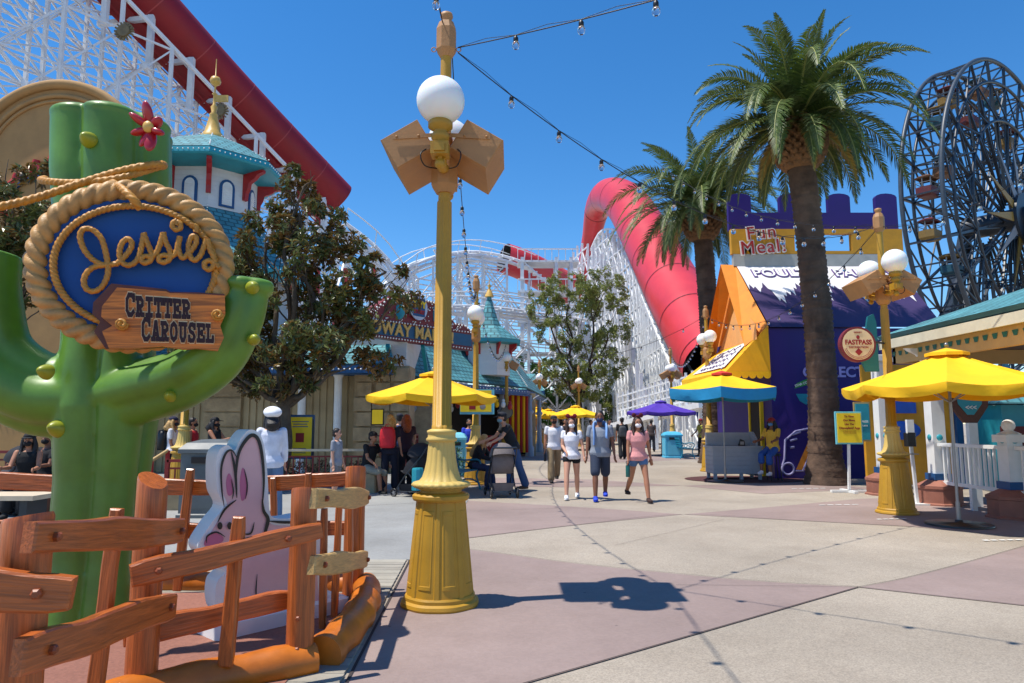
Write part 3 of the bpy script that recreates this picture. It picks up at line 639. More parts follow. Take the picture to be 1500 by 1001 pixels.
# plaques and signs on posts
def disc_sign(name,label,c,r,th,face,rim,parent=None,yaw=0):
    t=thing(name,label,'sign',c); M=Matrix.Rotation(yaw,3,'Z'); mb=MB()
    mb.tube([V(c)+M@V((0,th/2,0)),V(c)+M@V((0,-th/2,0))],[r,r],48,smooth=False); mb.build('rim',rim,t)
    mb=MB(); mb.tube([V(c)+M@V((0,0,0)),V(c)+M@V((0,-th/2-.006,0))],[r*.88,r*.88],48,smooth=False); mb.build('face',face,t); return t,M
SIGC=mat('sign_cream',(226,204,160),.6,.08,5); MAR=mat('maroon_paint',(120,34,40),.5,.1); TXR=mat('sign_text_red',(150,30,34),.6,.05); SYEL=mat('sign_yellow',(244,208,30),.6,.05); 
fc=at(1255,505,11.75); t,M=disc_sign('round_sign','round cream sign with a maroon rim lettered fastpass distribution on the lamp post',fc,.30,.10,SIGC,MAR)
def put(mb,s,c,size,yaw=0,off=0,sx=1,dy=-.06): text(mb,s,frame(V(c)+V((0,dy,0)),(cos(yaw),sin(yaw),0),(0,0,1)),size,.003,off,sx=sx)
mb=MB(); put(mb,'FASTPASS',fc+V((0,0,.03)),.115,off=.003,sx=.92); put(mb,'DISTRIBUTION',fc+V((0,0,-.055)),.05); put(mb,'DISNEY',fc+V((0,0,.2)),.04)
for k in range(28):
    a=R(200+140*k/27); 
    for rr_ in (.22,.245): mb.ball(fc+V((cos(a)*rr_,-.058,sin(a)*rr_)),(.008,.003,.008),6,4)
mb.box(fc+V((0,-.058,-.13)),(.09,.003,.09),Matrix.Rotation(pi/4,3,'Y')); mb.ball(fc+V((0,-.057,.12)),(.03,.003,.035),10,6)
mb.build('lettering',TXR,t)
mb=MB(); mb.beam(fc+V((.28,0,.05)),(6.5,12.05,fc.z+.05),.03); mb.build('bracket',DST,t)
bl=thing('hanging_bracket_board','teal carved sign bracket board behind the round cream sign','sign bracket',fc+V((.32,.12,0)))
mb=MB(); mb.prism([(-.1,-.45),(.12,-.45),(.12,.4),(.08,.55),(-.02,.5),(-.06,.3),(-.18,.25),(-.2,-.2)],fc+V((.3,.12,0)),(1,0,0),(0,0,1),(0,-1,0),.05); mb.build('board',mat('teal_paint',(20,104,110),.5,.1),bl)
# map sign on lamp 4
c=at(699,589,17.55); t=thing('map_sign','yellow square map sign with red symbols hung below the central yellow umbrella','sign',c)
mb=MB(); mb.box(c,(.86,.04,.62)); mb.build('frame',SKYB,t); mb=MB(); mb.box(c+V((-.03,-.024,.02)),(.78,.01,.54)); mb.build('panel',SYEL,t)
mb=MB(); mb.box(c+V((-.12,-.031,-.12)),(.16,.004,.14)); 
for dx in(-.28,-.1,.16): mb.ball(c+V((dx,-.03,.14)),(.06,.004,.05),10,6)
mb.build('red_symbols',TXR,t); mb=MB(); mb.ball(c+V((.14,-.03,-.12)),(.075,.004,.075),14,6); mb.build('grey_symbol',STL,t)
c=at(742,604,29.2); t,M=disc_sign('round_plaque','small dark round plaque on the lamp post before the striped curtain',c,.27,.06,mat('plaque_grey',(110,104,92),.5,.2),DST)
# ================= string lights =================
CLR=mat('clear_bulb_glass',(235,238,240),.05,.02,trans=1.0)
bm=MB(); bm.ball((0,0,-.085),(.034,.034,.04),12,8); BULB=bm.build('bulb',CLR); BULBM=BULB.data; C.objects.unlink(BULB)
bm=MB(); bm.lathe([(.012,-.0),(.022,-.015),(.022,-.045),(.018,-.05)],8,c=(0,0,0)); BS=bm.build('socket',BLK); BSM=BS.data; C.objects.unlink(BS)
def string(a,b_,sag,label,sp=.62,n=None,big=1.0):
    a=V(a);b_=V(b_); L=(b_-a).length; n=n or int(L/sp); t=thing('string_lights',label,'string lights',a,'string lights across the plaza')
    f=lambda s:a+(b_-a)*s-V((0,0,4*sag*s*(1-s)))
    mb=MB(); m=max(12,n*2); mb.tube([f(i/m) for i in range(m+1)],.0055*big,5); mb.tube([f(i/m)+V((0,0,.03*sin(pi*((i*n/m)%1))+.004)) for i in range(m+1)],.003*big,4)
    mb.build('wire',BLK,t)
    for k in range(1,n):
        p=f(k/n)-a-V((0,0,.008))
        for me,nm in((BSM,'socket'),(BULBM,'bulb')):
            o=bpy.data.objects.new(nm,me); C.objects.link(o); o.parent=t; o.location=p; o.scale=(big,)*3; ORG[o]=a
    return t
T=lambda i,dx=.0,z=4.98: V((LAMPS[i][0][0]+dx,LAMPS[i][0][1],z))
string(T(0,.11),(7.5,.53,5.1),.42,'string of bulbs leaving the picture top right of the nearest lamp')
string(T(0,.11,4.93),T(1,-.1),.8,'string of bulbs from the nearest lamp to the lamp by the right umbrella')
string(T(0,-.03,5.2),(-.55,-6,5.1),.55,'string of bulbs going overhead from the finial of the nearest lamp')
string(T(0,.05),T(3),1.0,'string of bulbs from the nearest lamp to the lamp behind it with the map sign')
string(T(3),T(4),1.2,'string of bulbs from the map-sign lamp to the lamp before the striped curtain')
string(T(4),T(5),1.2,'string of bulbs hanging over the small turquoise tower roof eave')
string(T(5),T(6),.9,'farthest string of bulbs before the bare-branched tree',.9)
string(T(1),T(2),.9,'string of bulbs crossing the purple shop roof down towards the umbrella lamp')
string(T(2),T(7),1.0,'string of bulbs from the umbrella lamp to the far lamp by the purple umbrella')
string(T(2),T(4,.1),1.0,'string of bulbs crossing the bare-branched tree in front of the white lattice',.8)
string(T(1),at(1560,215,9),.3,'string of bulbs rising right from the right lamp in front of the big wheel')
string(T(1,.0,5.0),at(958,235,20),.6,'string of bulbs spanning the two palm trees')
# ================= umbrellas =================
def umbrella(name,label,c,rad,ze,zt,n,rot,top,val,crown=None,base=.45,vh=.14,grp='market umbrellas'):
    t=thing(name,label,'umbrella',c,grp); c=V(c); mb=MB()
    cs=[c+V((rad*cos(2*pi*i/n+rot),rad*sin(2*pi*i/n+rot),ze)) for i in range(n)]; ap=c+V((0,0,zt))
    K=7
    for i in range(n):
        a=cs[i];b_=cs[(i+1)%n]; vs=[];M_=5
        for u in range(K+1):
            for w_ in range(M_+1):
                s=u/K; e=a+(b_-a)*(w_/M_); p=ap+(e-ap)*s; sagz=-.10*sin(pi*w_/M_)*s*s*.6-.06*sin(pi*s)*(.4+.6*sin(pi*w_/M_))
                vs.append(p+V((0,0,sagz)))
        fs=[(u*(M_+1)+w_,(u+1)*(M_+1)+w_,(u+1)*(M_+1)+w_+1,u*(M_+1)+w_+1) for u in range(K) for w_ in range(M_)]
        mb.add(vs,fs,True)
    cn=mb.build('canopy',top,t)
    mb=MB()
    rd=random.Random(int(c.x*100))
    for i in range(n):
        a=cs[i];b_=cs[(i+1)%n]; M_=10; vs=[]
        ph=rd.random()*6
        for w_ in range(M_+1):
            s=w_/M_; p=a+(b_-a)*s+V((0,0,-.06*sin(pi*s))); o=(p-c); o.z=0; o.normalize()
            vs.append(p+o*.004); 
            vs.append(p+o*(.004+.02*sin(ph+s*7)*sin(pi*s))-V((0,0,vh*.55)))
            vs.append(p-o*(.02+.03*sin(ph*2+s*9)*sin(pi*s))+V((0,0,.03*abs(2*s-1)**3))-V((0,0,vh*1.15-.02*sin(pi*s))))
        fs=[(w_*3+k,w_*3+3+k,w_*3+4+k,w_*3+1+k) for w_ in range(M_) for k in range(2)]
        mb.add(vs,fs,True)
    mb.build('valance',val,cn)
    mb=MB(); cs2=[c+V((.30*cos(2*pi*i/n+rot),.30*sin(2*pi*i/n+rot),zt-.03)) for i in range(n)]; a2=c+V((0,0,zt+.05))
    for i in range(n): mb.add([cs2[i],cs2[(i+1)%n],a2],[(0,1,2)]); mb.add([cs2[i],cs2[(i+1)%n],cs2[(i+1)%n]-V((0,0,.05)),cs2[i]-V((0,0,.05))],[(0,3,2,1)])
    mb.build('crown_vent',crown or top,cn)
    mb=MB(); mb.tube([c+V((0,0,.02)),c+V((0,0,zt+.04))],.022,12); mb.ball(c+V((0,0,zt+.1)),.03,10,8)
    mb.tube([c+V((0,0,.02)),c+V((0,0,.35))],.032,12); mb.build('pole',STL,t)
    mb=MB()
    for i in range(n): mb.tube([c+V((0,0,zt-.06)),cs[i]-V((0,0,.03))],.011,6); mb.tube([c+V((0,0,ze-.25)),(cs[i]*.5+c*.5)+V((0,0,(zt-ze)*.5+ze*.5-.05))],.009,6)
    mb.build('ribs',STL,t)
    mb=MB(); mb.lathe([(base,.012),(base,.03),(base*.97,.036),(.06,.05),(.05,.09)],40,c=c); mb.build('base_plate',mat('dark_base_plate',(70,66,62),.3,.15,metal=.5),t)
    return t
umbrella('market_umbrella','large yellow umbrella in front of the turquoise-roofed pavilion on the right',(6.68,10.65,0),1.50,2.08,2.62,8,R(12),UYEL,UYEL)
umbrella('market_umbrella','yellow umbrella in the middle over the stroller group',(-1.75,15.4,0),1.45,2.12,2.62,6,R(15),UYEL,UYEL)
umbrella('market_umbrella','yellow and blue umbrella over the grey service podium',(5.55,18.4,0),1.5,2.42,2.85,6,R(12),UYEL,UBLU,URED,vh=.26)
pu=at(968,600,33); umbrella('market_umbrella','purple umbrella beside the far lamp post',(pu.x,33,0),1.7,2.05,2.55,8,.2,UPUR,UPUR)
for px,Y,r_,lb in ((843,40,1.6,'far yellow umbrella under the bare-branched tree'),(788,44,1.5,'far yellow umbrella left of the man in the white tee'),(803,50,1.5,'farthest yellow umbrella partly behind another')):
    p=at(px,600,Y); umbrella('market_umbrella',lb,(p.x,Y,0),r_,2.0,2.5,8,.3,UYEL,UYEL)
# ================= foliage helpers =================
def leaf(mb,p,d,n,l,w_,fold=.25):
    """pointed folded leaf at p pointing along d, normal n"""
    d=d.normalized(); s=d.cross(n)
    if s.length<1e-3: s=d.cross(V((.3,.5,.8)))
    s.normalize(); n=s.cross(d)
    m=p+d*l*.5; t=p+d*l-n*l*.15
    b=len(mb.v); mb.v+= [tuple(p),tuple(m+s*w_/2+n*w_*fold),tuple(t),tuple(m-s*w_/2+n*w_*fold)]; mb.g+=[(0,0,0)]*4
    mb.f+=[[b,b+1,b+2],[b,b+2,b+3]]; mb.m+=[mb.cm]*2; mb.sm+=[False]*2
def rvec(rd):
    while 1:
        p=V((rd.uniform(-1,1),rd.uniform(-1,1),rd.uniform(-1,1)))
        if .05<p.length<1: return p.normalized()
MAGL=leafmat('magnolia_leaf',(92,102,58),(122,94,50),.3); OLIV=leafmat('olive_leaf',(130,142,72),(140,146,84),.55); SHRB=leafmat('shrub_leaf',(60,104,40),(70,100,50),.5)
BARK=mat('grey_bark',(92,82,70),.9,.3,5,.8,14); BRKD=mat('dark_bark',(70,58,46),.9,.3,5,.8,14)
def limb(mb,a,b_,r0,r1,rd,wob=.08,n=6):
    a=V(a);b_=V(b_);L=(b_-a).length; P=[a]+[a+(b_-a)*(i/n)+rvec(rd)*L*wob for i in range(1,n)]+[b_]
    P=bez(P,3); mb.tube(P,[r0+(r1-r0)*i/(len(P)-1) for i in range(len(P))],8); return P
def tree(name,label,base,h_tr,blobs,nros,lf,leafm,barkm,seed,r0=.17,group=None,twig=.05,per=7,limbs=None):
    """blobs: list of (centre, (rx,ry,rz)); crown built of leaf rosettes in shell-weighted clumps"""
    rd=random.Random(seed); t=thing(name,label,'tree',base,group); base=V(base)
    mb=MB(); fork=base+V((0,0,h_tr)); P=limb(mb,base,fork,r0*1.25,r0*.8,rd,.03); ends=[]
    for c,r in blobs:
        c=V(c); q=limb(mb,P[-4],c-V((0,0,r[2]*.3)),r0*.5,r0*.16,rd,.06)
        for k in range(5): limb(mb,q[rd.randint(len(q)//3,len(q)-1)],c+V([rvec(rd)[i]*r[i]*.85 for i in range(3)]),r0*.14,r0*.04,rd,.08,4)
    mb.build('trunk',barkm,t)
    mb=MB(); vol=[b[1][0]*b[1][1]*b[1][2] for b in blobs]; tv=sum(v_**.75 for v_ in vol)
    for (c,r),v_ in zip(blobs,vol):
        c=V(c); ncl=max(3,int(nros/14*v_**.75/tv))
        for k in range(ncl):
            d=rvec(rd); f=rd.uniform(.45,1.05)**.6; cc=c+V((d.x*r[0]*f,d.y*r[1]*f,d.z*r[2]*f)); cr=rd.uniform(.14,.30)*(sum(r)/3)**.5
            for j in range(14):
                e=rvec(rd)*cr*rd.random()**.4; p=cc+e; ax=(e.normalized()+d*.6+V((0,0,.5))+rvec(rd)*.5).normalized()
                for i in range(per):
                    q=rvec(rd); s=(q-ax*q.dot(ax)).normalized(); dr=(s+ax*rd.uniform(-.1,.7)).normalized()
                    leaf(mb,p+dr*.01,dr,ax+rvec(rd)*.35,lf*rd.uniform(.7,1.2),lf*rd.uniform(.3,.42))
    mb.build('crown',leafm,t); return t
tree('magnolia_tree','broad dark magnolia tree with glossy leaves right of the cactus',(-5.35,16.4,0),2.2,
 [((-5.4,16.4,5.2),(1.5,1.3,1.2)),((-7.0,16.2,4.4),(1.1,1.1,.9)),((-6.2,16.0,3.4),(1.2,1.1,.7)),((-5.0,16.2,7.3),(.45,.5,.45)),((-2.9,16.3,4.6),(.7,.7,.5)),((-4.7,16.2,6.1),(1.0,.9,.6)),((-5.1,16.2,6.7),(.75,.8,.75)),((-4.3,16.2,5.0),(1.2,1.1,.9)),((-6.6,16.2,5.3),(.95,1.0,.9)),((-3.5,16.3,4.1),(1.0,1.0,.7)),((-5.2,15.8,3.7),(1.9,1.5,.9)),((-6.9,16.0,3.0),(1.1,1.1,.6)),((-4.0,16.0,2.9),(1.2,1.2,.65)),((-6.0,15.6,2.6),(1.0,1.0,.45)),((-5.9,16.4,6.0),(.8,.9,.6)),((-3.0,16.3,5.2),(.6,.7,.35))],
 3000,.18,MAGL,BARK,3)
tree('magnolia_tree','dark magnolia tree at the left edge behind the cactus',(-12.2,15.6,0),2.4,
 [((-12.0,15.6,6.0),(1.5,1.3,1.3)),((-11.2,15.6,4.9),(1.3,1.2,1.0)),((-12.6,15.6,7.3),(1.0,1.1,.8)),((-10.7,15.6,6.5),(.7,.8,.9)),((-13,15.6,4.6),(1.3,1.1,1.0))],1700,.19,MAGL,BARK,5)
KT=50/38; BT=[((3.2,38,8.6),(2.0,1.8,1.2)),((4.9,38,8.9),(1.6,1.5,1.2)),((1.9,38,7.8),(1.2,1.3,1.1)),((5.3,38,7.0),(1.5,1.5,1.4)),((3.0,38,6.4),(1.6,1.4,1.0)),((4.6,38,4.8),(1.7,1.5,1.3)),((2.6,38,4.5),(1.3,1.3,1.0)),((4.0,38,3.4),(1.6,1.4,.8))]
tree('bare_branched_tree','airy olive-green tree with thin dark branches in front of the white lattice',(4.74,50,0),3.8,
 [((c[0]*KT,50,1.52+(c[2]-1.52)*KT),tuple(k*KT for k in r)) for c,r in BT],4200,.21,OLIV,BRKD,8,.24,per=6)
for i,(x,y,z,r,lb) in enumerate([(.75,58,5.6,1.9,'dense green bushy tree behind the small turquoise tower'),(1.7,56,3.8,2.5,'distant dark green tree over the far yellow umbrellas'),(9.0,62,4.0,2.4,'distant brownish tree left of the far purple umbrella'),(4.9,60,3.6,2.6,'distant green tree behind the far lamp posts')]):
    tree('green_tree',lb,(x,y,0),z*.5,[((x,y,z),(r,r,r*.9)),((x-r*.6,y,z-r*.5),(r*.8,r*.8,r*.6)),((x+r*.6,y,z-r*.4),(r*.8,r*.8,r*.6))],520,.3,SHRB if i!=2 else OLIV,BRKD,20+i,.15,group='distant trees behind the plaza')
# ================= palms =================
FRND=leafmat('palm_frond',(82,104,48),(84,98,54),.5); FOLD=leafmat('dry_palm_frond',(168,146,70),(160,140,80),.5)
PTR=mat('palm_trunk_bark',(92,72,58),.95,.5,2.2,.9,9); PBOOT=mat('palm_boot',(124,92,62),.85,.35,6,.6,20); RACH=mat('frond_midrib',(140,144,76),.5,.1)
def palm(label,base,top,rt,rcr,seed,nfr=58,fl=3.3,nl=62):
    rd=random.Random(seed); base=V(base);top=V(top); t=thing('palm_tree',label,'palm tree',base,'tall palm trees')
    mb=MB(); n=90; mid=(base+top)/2+V((.05,0,0)); P=bez([base,base*.65+top*.35+V((.12,0,0)),base*.3+top*.7+V((.1,0,0)),top],30)
    k=len(P); H=(top-base).length
    rs=[rt*(1+.55*math.exp(-(i/k)*H/.45)+(.07 if i%2 else 0)+.10*(1 if .86<i/k<.94 else 0)) for i in range(k)]
    P=resample(P,.055); k=len(P); rs=[rt*(1.0+.52*math.exp(-(i/k)*H/.5)-.10*(i/k)+.035*((i%2)*2-1)+rd.uniform(-.035,.035)) for i in range(k)]
    mb.tube(P,rs,26,rf=lambda th,L:1+.012*sin(13*th+L*9)+.015*sin(5*th+L*3)); mb.build('trunk',PTR,t)
    mb=MB(); rh=rt*1.75; mb.ball(top+V((0,0,.15)),(rh*.86,rh*.86,rh*1.1),20,12)
    for j in range(11):
        z=-rh*.95+j*rh*.19; rr_=rh*sqrt(max(.05,1-(z/(rh*1.15))**2)); m=17
        for i in range(m):
            a=2*pi*(i+.5*(j%2))/m+rd.uniform(-.05,.05); d=V((cos(a),sin(a),0)); p=top+V((0,0,.15+z))+d*rr_*.88; up=(d*.75+V((0,0,.8))).normalized()
            s=V((-d.y,d.x,0)); h=.16*rt/.38
            mb.add([p-s*h*.75,p+s*h*.75,p+up*h*1.3+s*h*.45+d*.02,p+up*h*1.3-s*h*.45+d*.02,p+d*.02+up*h*.7+d*h*.45],[(0,1,4),(1,2,4),(2,3,4),(3,0,4),(0,3,2,1)])
    mb.build('boot_crown',PBOOT,t)
    mb=MB(); mr=MB(); c=top+V((0,0,rh*1.5))
    for i in range(nfr):
        az=i*2.39996+rd.uniform(-.2,.2); f=i/nfr; el=R(76-98*f**.95+rd.uniform(-7,7)); L=fl*(.56+.46*sin(pi*min(1,f*.95+.08)))*rd.uniform(.9,1.08); dry=(f>.9 and rd.random()<.45)
        d=V((cos(az)*cos(el),sin(az)*cos(el),sin(el))); p=c+V((cos(az),sin(az),0))*rh*.35+V((0,0,-rh*.35*f)); pts=[p.copy()]; v=d.copy(); N_=16
        bend=rd.uniform(.075,.125)*(.6+cos(max(0,el))*.8); twist=rd.uniform(-.7,.7)
        for s in range(N_):
            v=(v+V((0,0,-1))*bend*(.35+1.5*s/N_)).normalized(); p=p+v*L/N_; pts.append(p.copy())
        mr.tube(pts,[.028*(1-.85*s/N_)+.004 for s in range(N_+1)],5)
        mb.cm=1 if dry else 0
        side=V((-sin(az),cos(az),0)); PP=resample(pts,L/nl); m=len(PP)
        for s in range(4,m):
            u=s/(m-1); T_=(PP[s]-PP[s-1]).normalized(); sd=(side-T_*side.dot(T_)).normalized(); nn=sd.cross(T_).normalized()
            if nn.z<0: nn=-nn
            cR,sR=cos(twist*u),sin(twist*u); sd2=sd*cR+nn*sR; n2=nn*cR-sd*sR
            ll=L*.165*(sin(pi*min(1,.12+.88*u)**.75)*.9+.14)
            for q in(-1,1):
                ld=(sd2*q*(.95)+T_*(.55+.6*u)+n2*rd.uniform(.12,.42)+rvec(rd)*.10).normalized(); e=PP[s]+ld*ll+V((0,0,-ll*.22)); w_=.022+.008*rd.random(); mid_=PP[s]+ld*ll*.5; wv=T_*w_
                b=len(mb.v); mb.v+=[tuple(PP[s]-wv*.7),tuple(PP[s]+wv*.7),tuple(mid_+wv),tuple(e),tuple(mid_-wv)]; mb.g+=[(0,0,0)]*5; mb.f+=[[b,b+1,b+2,b+4],[b+4,b+2,b+3]]; mb.m+=[mb.cm]*2; mb.sm+=[False]*2
    mb.build('fronds',[FRND,FOLD],t); mr.build('frond_midribs',RACH,t)
p1=at(1210,708,17.7); palm('tall near palm tree with a thick rough trunk in front of the purple shop',(p1.x,17.7,0),(7.6,17.7,8.6),.37,.75,4,92,3.45)
p2=at(1038,600,27); palm('second palm tree farther back with a drooping crown over the red tube',(7.7,27,0),(7.55,27,9.2),.40,.75,9,86,4.1)
# shrubs in the middle planter
def shrub(label,c,r,seed,n=90,lf=.11,m=None,cat='shrub'):
    rd=random.Random(seed); t=thing('shrub',label,cat,c,'shrubs in the planters'); c=V(c); mb=MB(); st=MB()
    for k in range(n):
        d=rvec(rd); d.z=abs(d.z); p=c+V((d.x*r[0],d.y*r[1],d.z*r[2]))*rd.random()**.5; 
        if k%6==0: st.tube([c,(c+p)/2+rvec(rd)*.04,p],[.012,.008,.004],5)
        for i in range(7): dr=(rvec(rd)+V((0,0,.3))).normalized(); leaf(mb,p+rvec(rd)*.06,dr,rvec(rd)+V((0,0,.8)),lf*rd.uniform(.6,1.2),lf*.38)
    mb.build('foliage',m or SHRB,t); st.build('stems',BRKD,t)
shrub('light green shrub behind the stroller under the central yellow umbrella',(-2.0,20,0),(.7,.5,1.3),41,150)
shrub('small green shrub beside the central umbrella pole',(-3.0,20.5,0),(.5,.5,1.0),42,90)
DRYL=leafmat('dry_shrub_leaf',(120,88,62),(96,70,50),.7)
for i,(px,lb) in enumerate(((408,'dry brown shrub behind the red fence at the beret woman'),(440,'dry brown shrub below the yellow easel sign'),(478,'dry brown shrub behind the red fence left of the boy'),(520,'dry brown shrub behind the red fence right of the boy'))):
    p=at(px,680,17.6); shrub(lb,(p.x,17.6,0),(.5,.3,.62),50+i,80,.09,DRYL)
# ================= left arcade building =================
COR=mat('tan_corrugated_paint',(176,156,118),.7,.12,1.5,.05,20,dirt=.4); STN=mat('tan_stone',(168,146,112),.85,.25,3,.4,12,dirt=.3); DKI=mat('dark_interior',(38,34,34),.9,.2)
def siding():
    m=mat('white_siding',(218,220,220),.6,.06,1,dirt=.2); N=m.node_tree.nodes;L=m.node_tree.links;b=N['Principled BSDF']
    tc=N.new('ShaderNodeTexCoord'); s=N.new('ShaderNodeSeparateXYZ'); L.new(tc.outputs['Object'],s.inputs[0]); mm=N.new('ShaderNodeMath'); mm.operation='MODULO'; mm.inputs[1].default_value=.17; L.new(s.outputs[2],mm.inputs[0])
    bp=N.new('ShaderNodeBump'); bp.inputs['Strength'].default_value=1; bp.inputs['Distance'].default_value=.12; L.new(mm.outputs[0],bp.inputs['Height']); L.new(bp.outputs[0],b.inputs['Normal']); return m
SID=siding(); BEI=mat('beige_stucco',(172,132,82),.8,.1,2,.1,30,dirt=.3); CURR=mat('curtain_red',(168,34,30),.8,.1); 
def roofquad(mb,a,b_,c,d,th=.08):
    """a-b eave (left to right), c-d ridge (right to left); shingle coordinates along the eave"""
    a,b_,c,d=V(a),V(b_),V(c),V(d); xd=(b_-a).normalized(); n=xd.cross(((d-a)+(c-b_)).normalized()).normalized(); yd=n.cross(xd)
    P=[a,b_,c,d]; g=[((p-a).dot(xd),(p-a).dot(yd),0) for p in P]; Q=[p-n*th for p in P]
    mb.add(P+Q,[(0,1,2,3),(7,6,5,4)]+[(i,4+i,4+(i+1)%4,(i+1)%4) for i in range(4)],False,g+g)
def octroof(mb,c,prof,n=8,ph=pi/8):
    c=V(c)
    for (r0,z0),(r1,z1) in zip(prof,prof[1:]):
        for i in range(n):
            a0=2*pi*i/n+ph;a1=2*pi*(i+1)/n+ph
            q=lambda r,a,z:c+V((r*cos(a),r*sin(a),z))
            P=[q(r0,a0,z0),q(r0,a1,z0),q(r1,a1,z1),q(r1,a0,z1)]
            xd=(P[1]-P[0]).normalized(); m_=(P[0]+P[1])/2; sl=(((P[2]+P[3])/2)-m_).normalized()
            mb.add(P,[(0,1,2,3)],False,[((p-m_).dot(xd)+20,(p-m_).dot(sl)+20,0) for p in P])
def dots(mb,pts,r=.03):
    for p in pts: mb.ball(p,r,6,4)
def along(a,b_,n): a=V(a);b_=V(b_); return [a+(b_-a)*(i/n) for i in range(n+1)]
BULBW=mat('white_bulb',(250,248,240),.3,.02)
A=thing('arcade_building','long tan corrugated arcade building with turquoise roofs and a white octagonal tower','building',(-9,22,0))
mb=MB(); x=-17.0; 
while x<-4.4: mb.bx(x,x+.16,21.96,22.3,.0,3.3); mb.bx(x+.16,x+.22,22.0,22.3,0,3.3); x+=.22
mb.build('corrugated_wall',COR,A)
mb=MB(); mb.bx(-9.6,-8.5,21.9,22.2,0,3.3); 
for z in range(7): mb.bx(-9.62,-8.48,21.85,21.9,.05+z*.46,.45+z*.46)
mb.build('stone_pier',STN,A); mb=MB(); mb.bx(-4.9,-3.2,21.7,23,0,3.3)
for z in range(7): 
    for k in range(3): mb.bx(-4.9+k*.57+(.1 if z%2 else 0),-4.36+k*.57,21.62,21.7,.05+z*.46,.46+z*.46)
mb.build('stone_pier',STN,A)
for px in (440,493): 
    p=at(px,650,21.6); mb=MB(); mb.lathe([(.17,0),(.17,.15),(.12,.2),(.12,2.9),(.17,3.0),(.17,3.1)],16,c=(p.x,21.6,0)); mb.build('column',WHT,A)
mb=MB(); mb.bx(-17,-3.4,22.3,30,0,4.6); mb.bx(-17,-8,24.5,30,4.6,7.2); mb.build('main_block',SID,A)
mb=MB(); roofquad(mb,(-17.2,20.9,3.3),(-3.6,20.9,3.3),(-4.2,23.6,4.7),(-17.2,23.6,4.7)); mb.build('skirt_roof',ROOF,A)
mb=MB(); mb.bx(-17.2,-3.6,20.86,20.94,3.02,3.24); mb.bx(-17.2,-3.65,20.95,22,3.0,3.06); mb.build('eave_board',NVY,A)
mb=MB(); dots(mb,along((-17,20.84,3.13),(-3.7,20.84,3.13),80),.028); mb.build('eave_bulbs',BULBW,A)
for k in range(12): mb=MB(); mb.bx(-16+k*1.0,-15.86+k*1.0,24.3,24.48,6.1,7.0); mb.build('red_bracket',REDP,A)
# tower
tc_=(-10.85,24.2,0); mb=MB(); mb.lathe([(1.62,7.0),(1.62,10.35)],8,c=tc_,smooth=False,ph=pi/8); mb.build('tower_wall',SID,A)
mb=MB(); octroof(mb,tc_,[(3.5,6.7),(1.64,8.75)]); mb.build('tower_skirt_roof',ROOF,A)
mb=MB(); octroof(mb,tc_,[(2.65,10.5),(1.5,11.25),(.0,11.95)]); mb.build('tower_roof',ROOF,A)
mb=MB(); mb.lathe([(3.0,6.4),(3.5,6.45),(3.53,6.55),(3.5,6.69)],8,c=tc_,smooth=False,ph=pi/8,caps=False); mb.build('skirt_eave',TRQ,A); mb=MB(); mb.lathe([(1.6,10.15),(2.62,10.25),(2.68,10.3),(2.66,10.48)],8,c=tc_,smooth=False,ph=pi/8,caps=False)
mb.build('tower_eave',TRQ,A)
mb=MB()
for i in range(8):
    a0=2*pi*i/8+pi/8;a1=2*pi*(i+1)/8+pi/8; q=lambda r,a,z:V(tc_)+V((r*cos(a),r*sin(a),z))
    dots(mb,along(q(2.70,a0,10.38),q(2.70,a1,10.38),12),.026); dots(mb,along(q(2.64,a0,10.56),q(.3,a0,11.86),16),.026); dots(mb,along(q(3.56,a0,6.6),q(3.56,a1,6.6),14),.026); dots(mb,along(q(3.5,a0,6.75),q(1.66,a0,8.8),16),.026)
mb.build('tower_bulbs',BULBW,A)['kind']='stuff'
for i in range(8):
    a=2*pi*i/8+pi/8; d=V((cos(a),sin(a),0)); s=V((-d.y,d.x,0)); mb=MB()
    poly=[(0,-1.0),(.12,-1.0),(.14,-.75),(.22,-.6),(.26,-.4),(.5,-.28),(.62,-.16),(.85,-.1),(.85,0),(0,0)]
    mb.prism(poly,V(tc_)+d*1.60+V((0,0,10.22))+s*.08,d,(0,0,1),s,.16); mb.build('tower_bracket',REDP,A)
for i in range(8):
    a=2*pi*(i+.5)/8+pi/8; d=V((cos(a),sin(a),0)); s=V((-d.y,d.x,0)); o=V(tc_)+d*1.5+V((0,0,8.85))
    arch=lambda w_,h:[(-w_,0),(w_,0),(w_,h-w_)]+[(w_*cos(t),h-w_+w_*1.1*sin(t)) for t in [pi*k/8 for k in range(1,8)]]+[(-w_,h-w_)]
    mb=MB(); mb.prism(arch(.26,.95),o+d*.045,s,(0,0,1),d,.05); w1=mb.build('tower_window',NVY,A)
    mb=MB(); mb.prism([(a_,b_+.07) for a_,b_ in arch(.17,.80)],o+d*.056,s,(0,0,1),d,.03)
    for k in range(8): mb.box(o+d*.066+V((0,0,.12+k*.085)),(.3 if abs(s.x)>.5 else .03,.03 if abs(s.x)>.5 else .3,.02),None) if False else mb.beam(o+d*.062+V((0,0,.12+k*.08))-s*.15,o+d*.062+V((0,0,.12+k*.08))+s*.15,.03,.025)
    mb.build('louvre',WHT,w1)
mb=MB(); mb.lathe([(.42,11.75),(.40,11.85),(.28,12.0),(.20,12.35),(.14,12.6),(.16,12.65),(.08,12.75),(.12,12.95),(.05,13.05),(.05,13.4),(.10,13.45),(.03,13.5),(.03,13.75),(.17,13.85),(.2,13.95),(.15,14.08),(.02,14.15),(.015,14.8)],12,c=tc_); mb.bx(tc_[0]+.02,tc_[0]+.5,24.17,24.23,13.15,13.4); mb.build('gold_finial',GOLD,A)
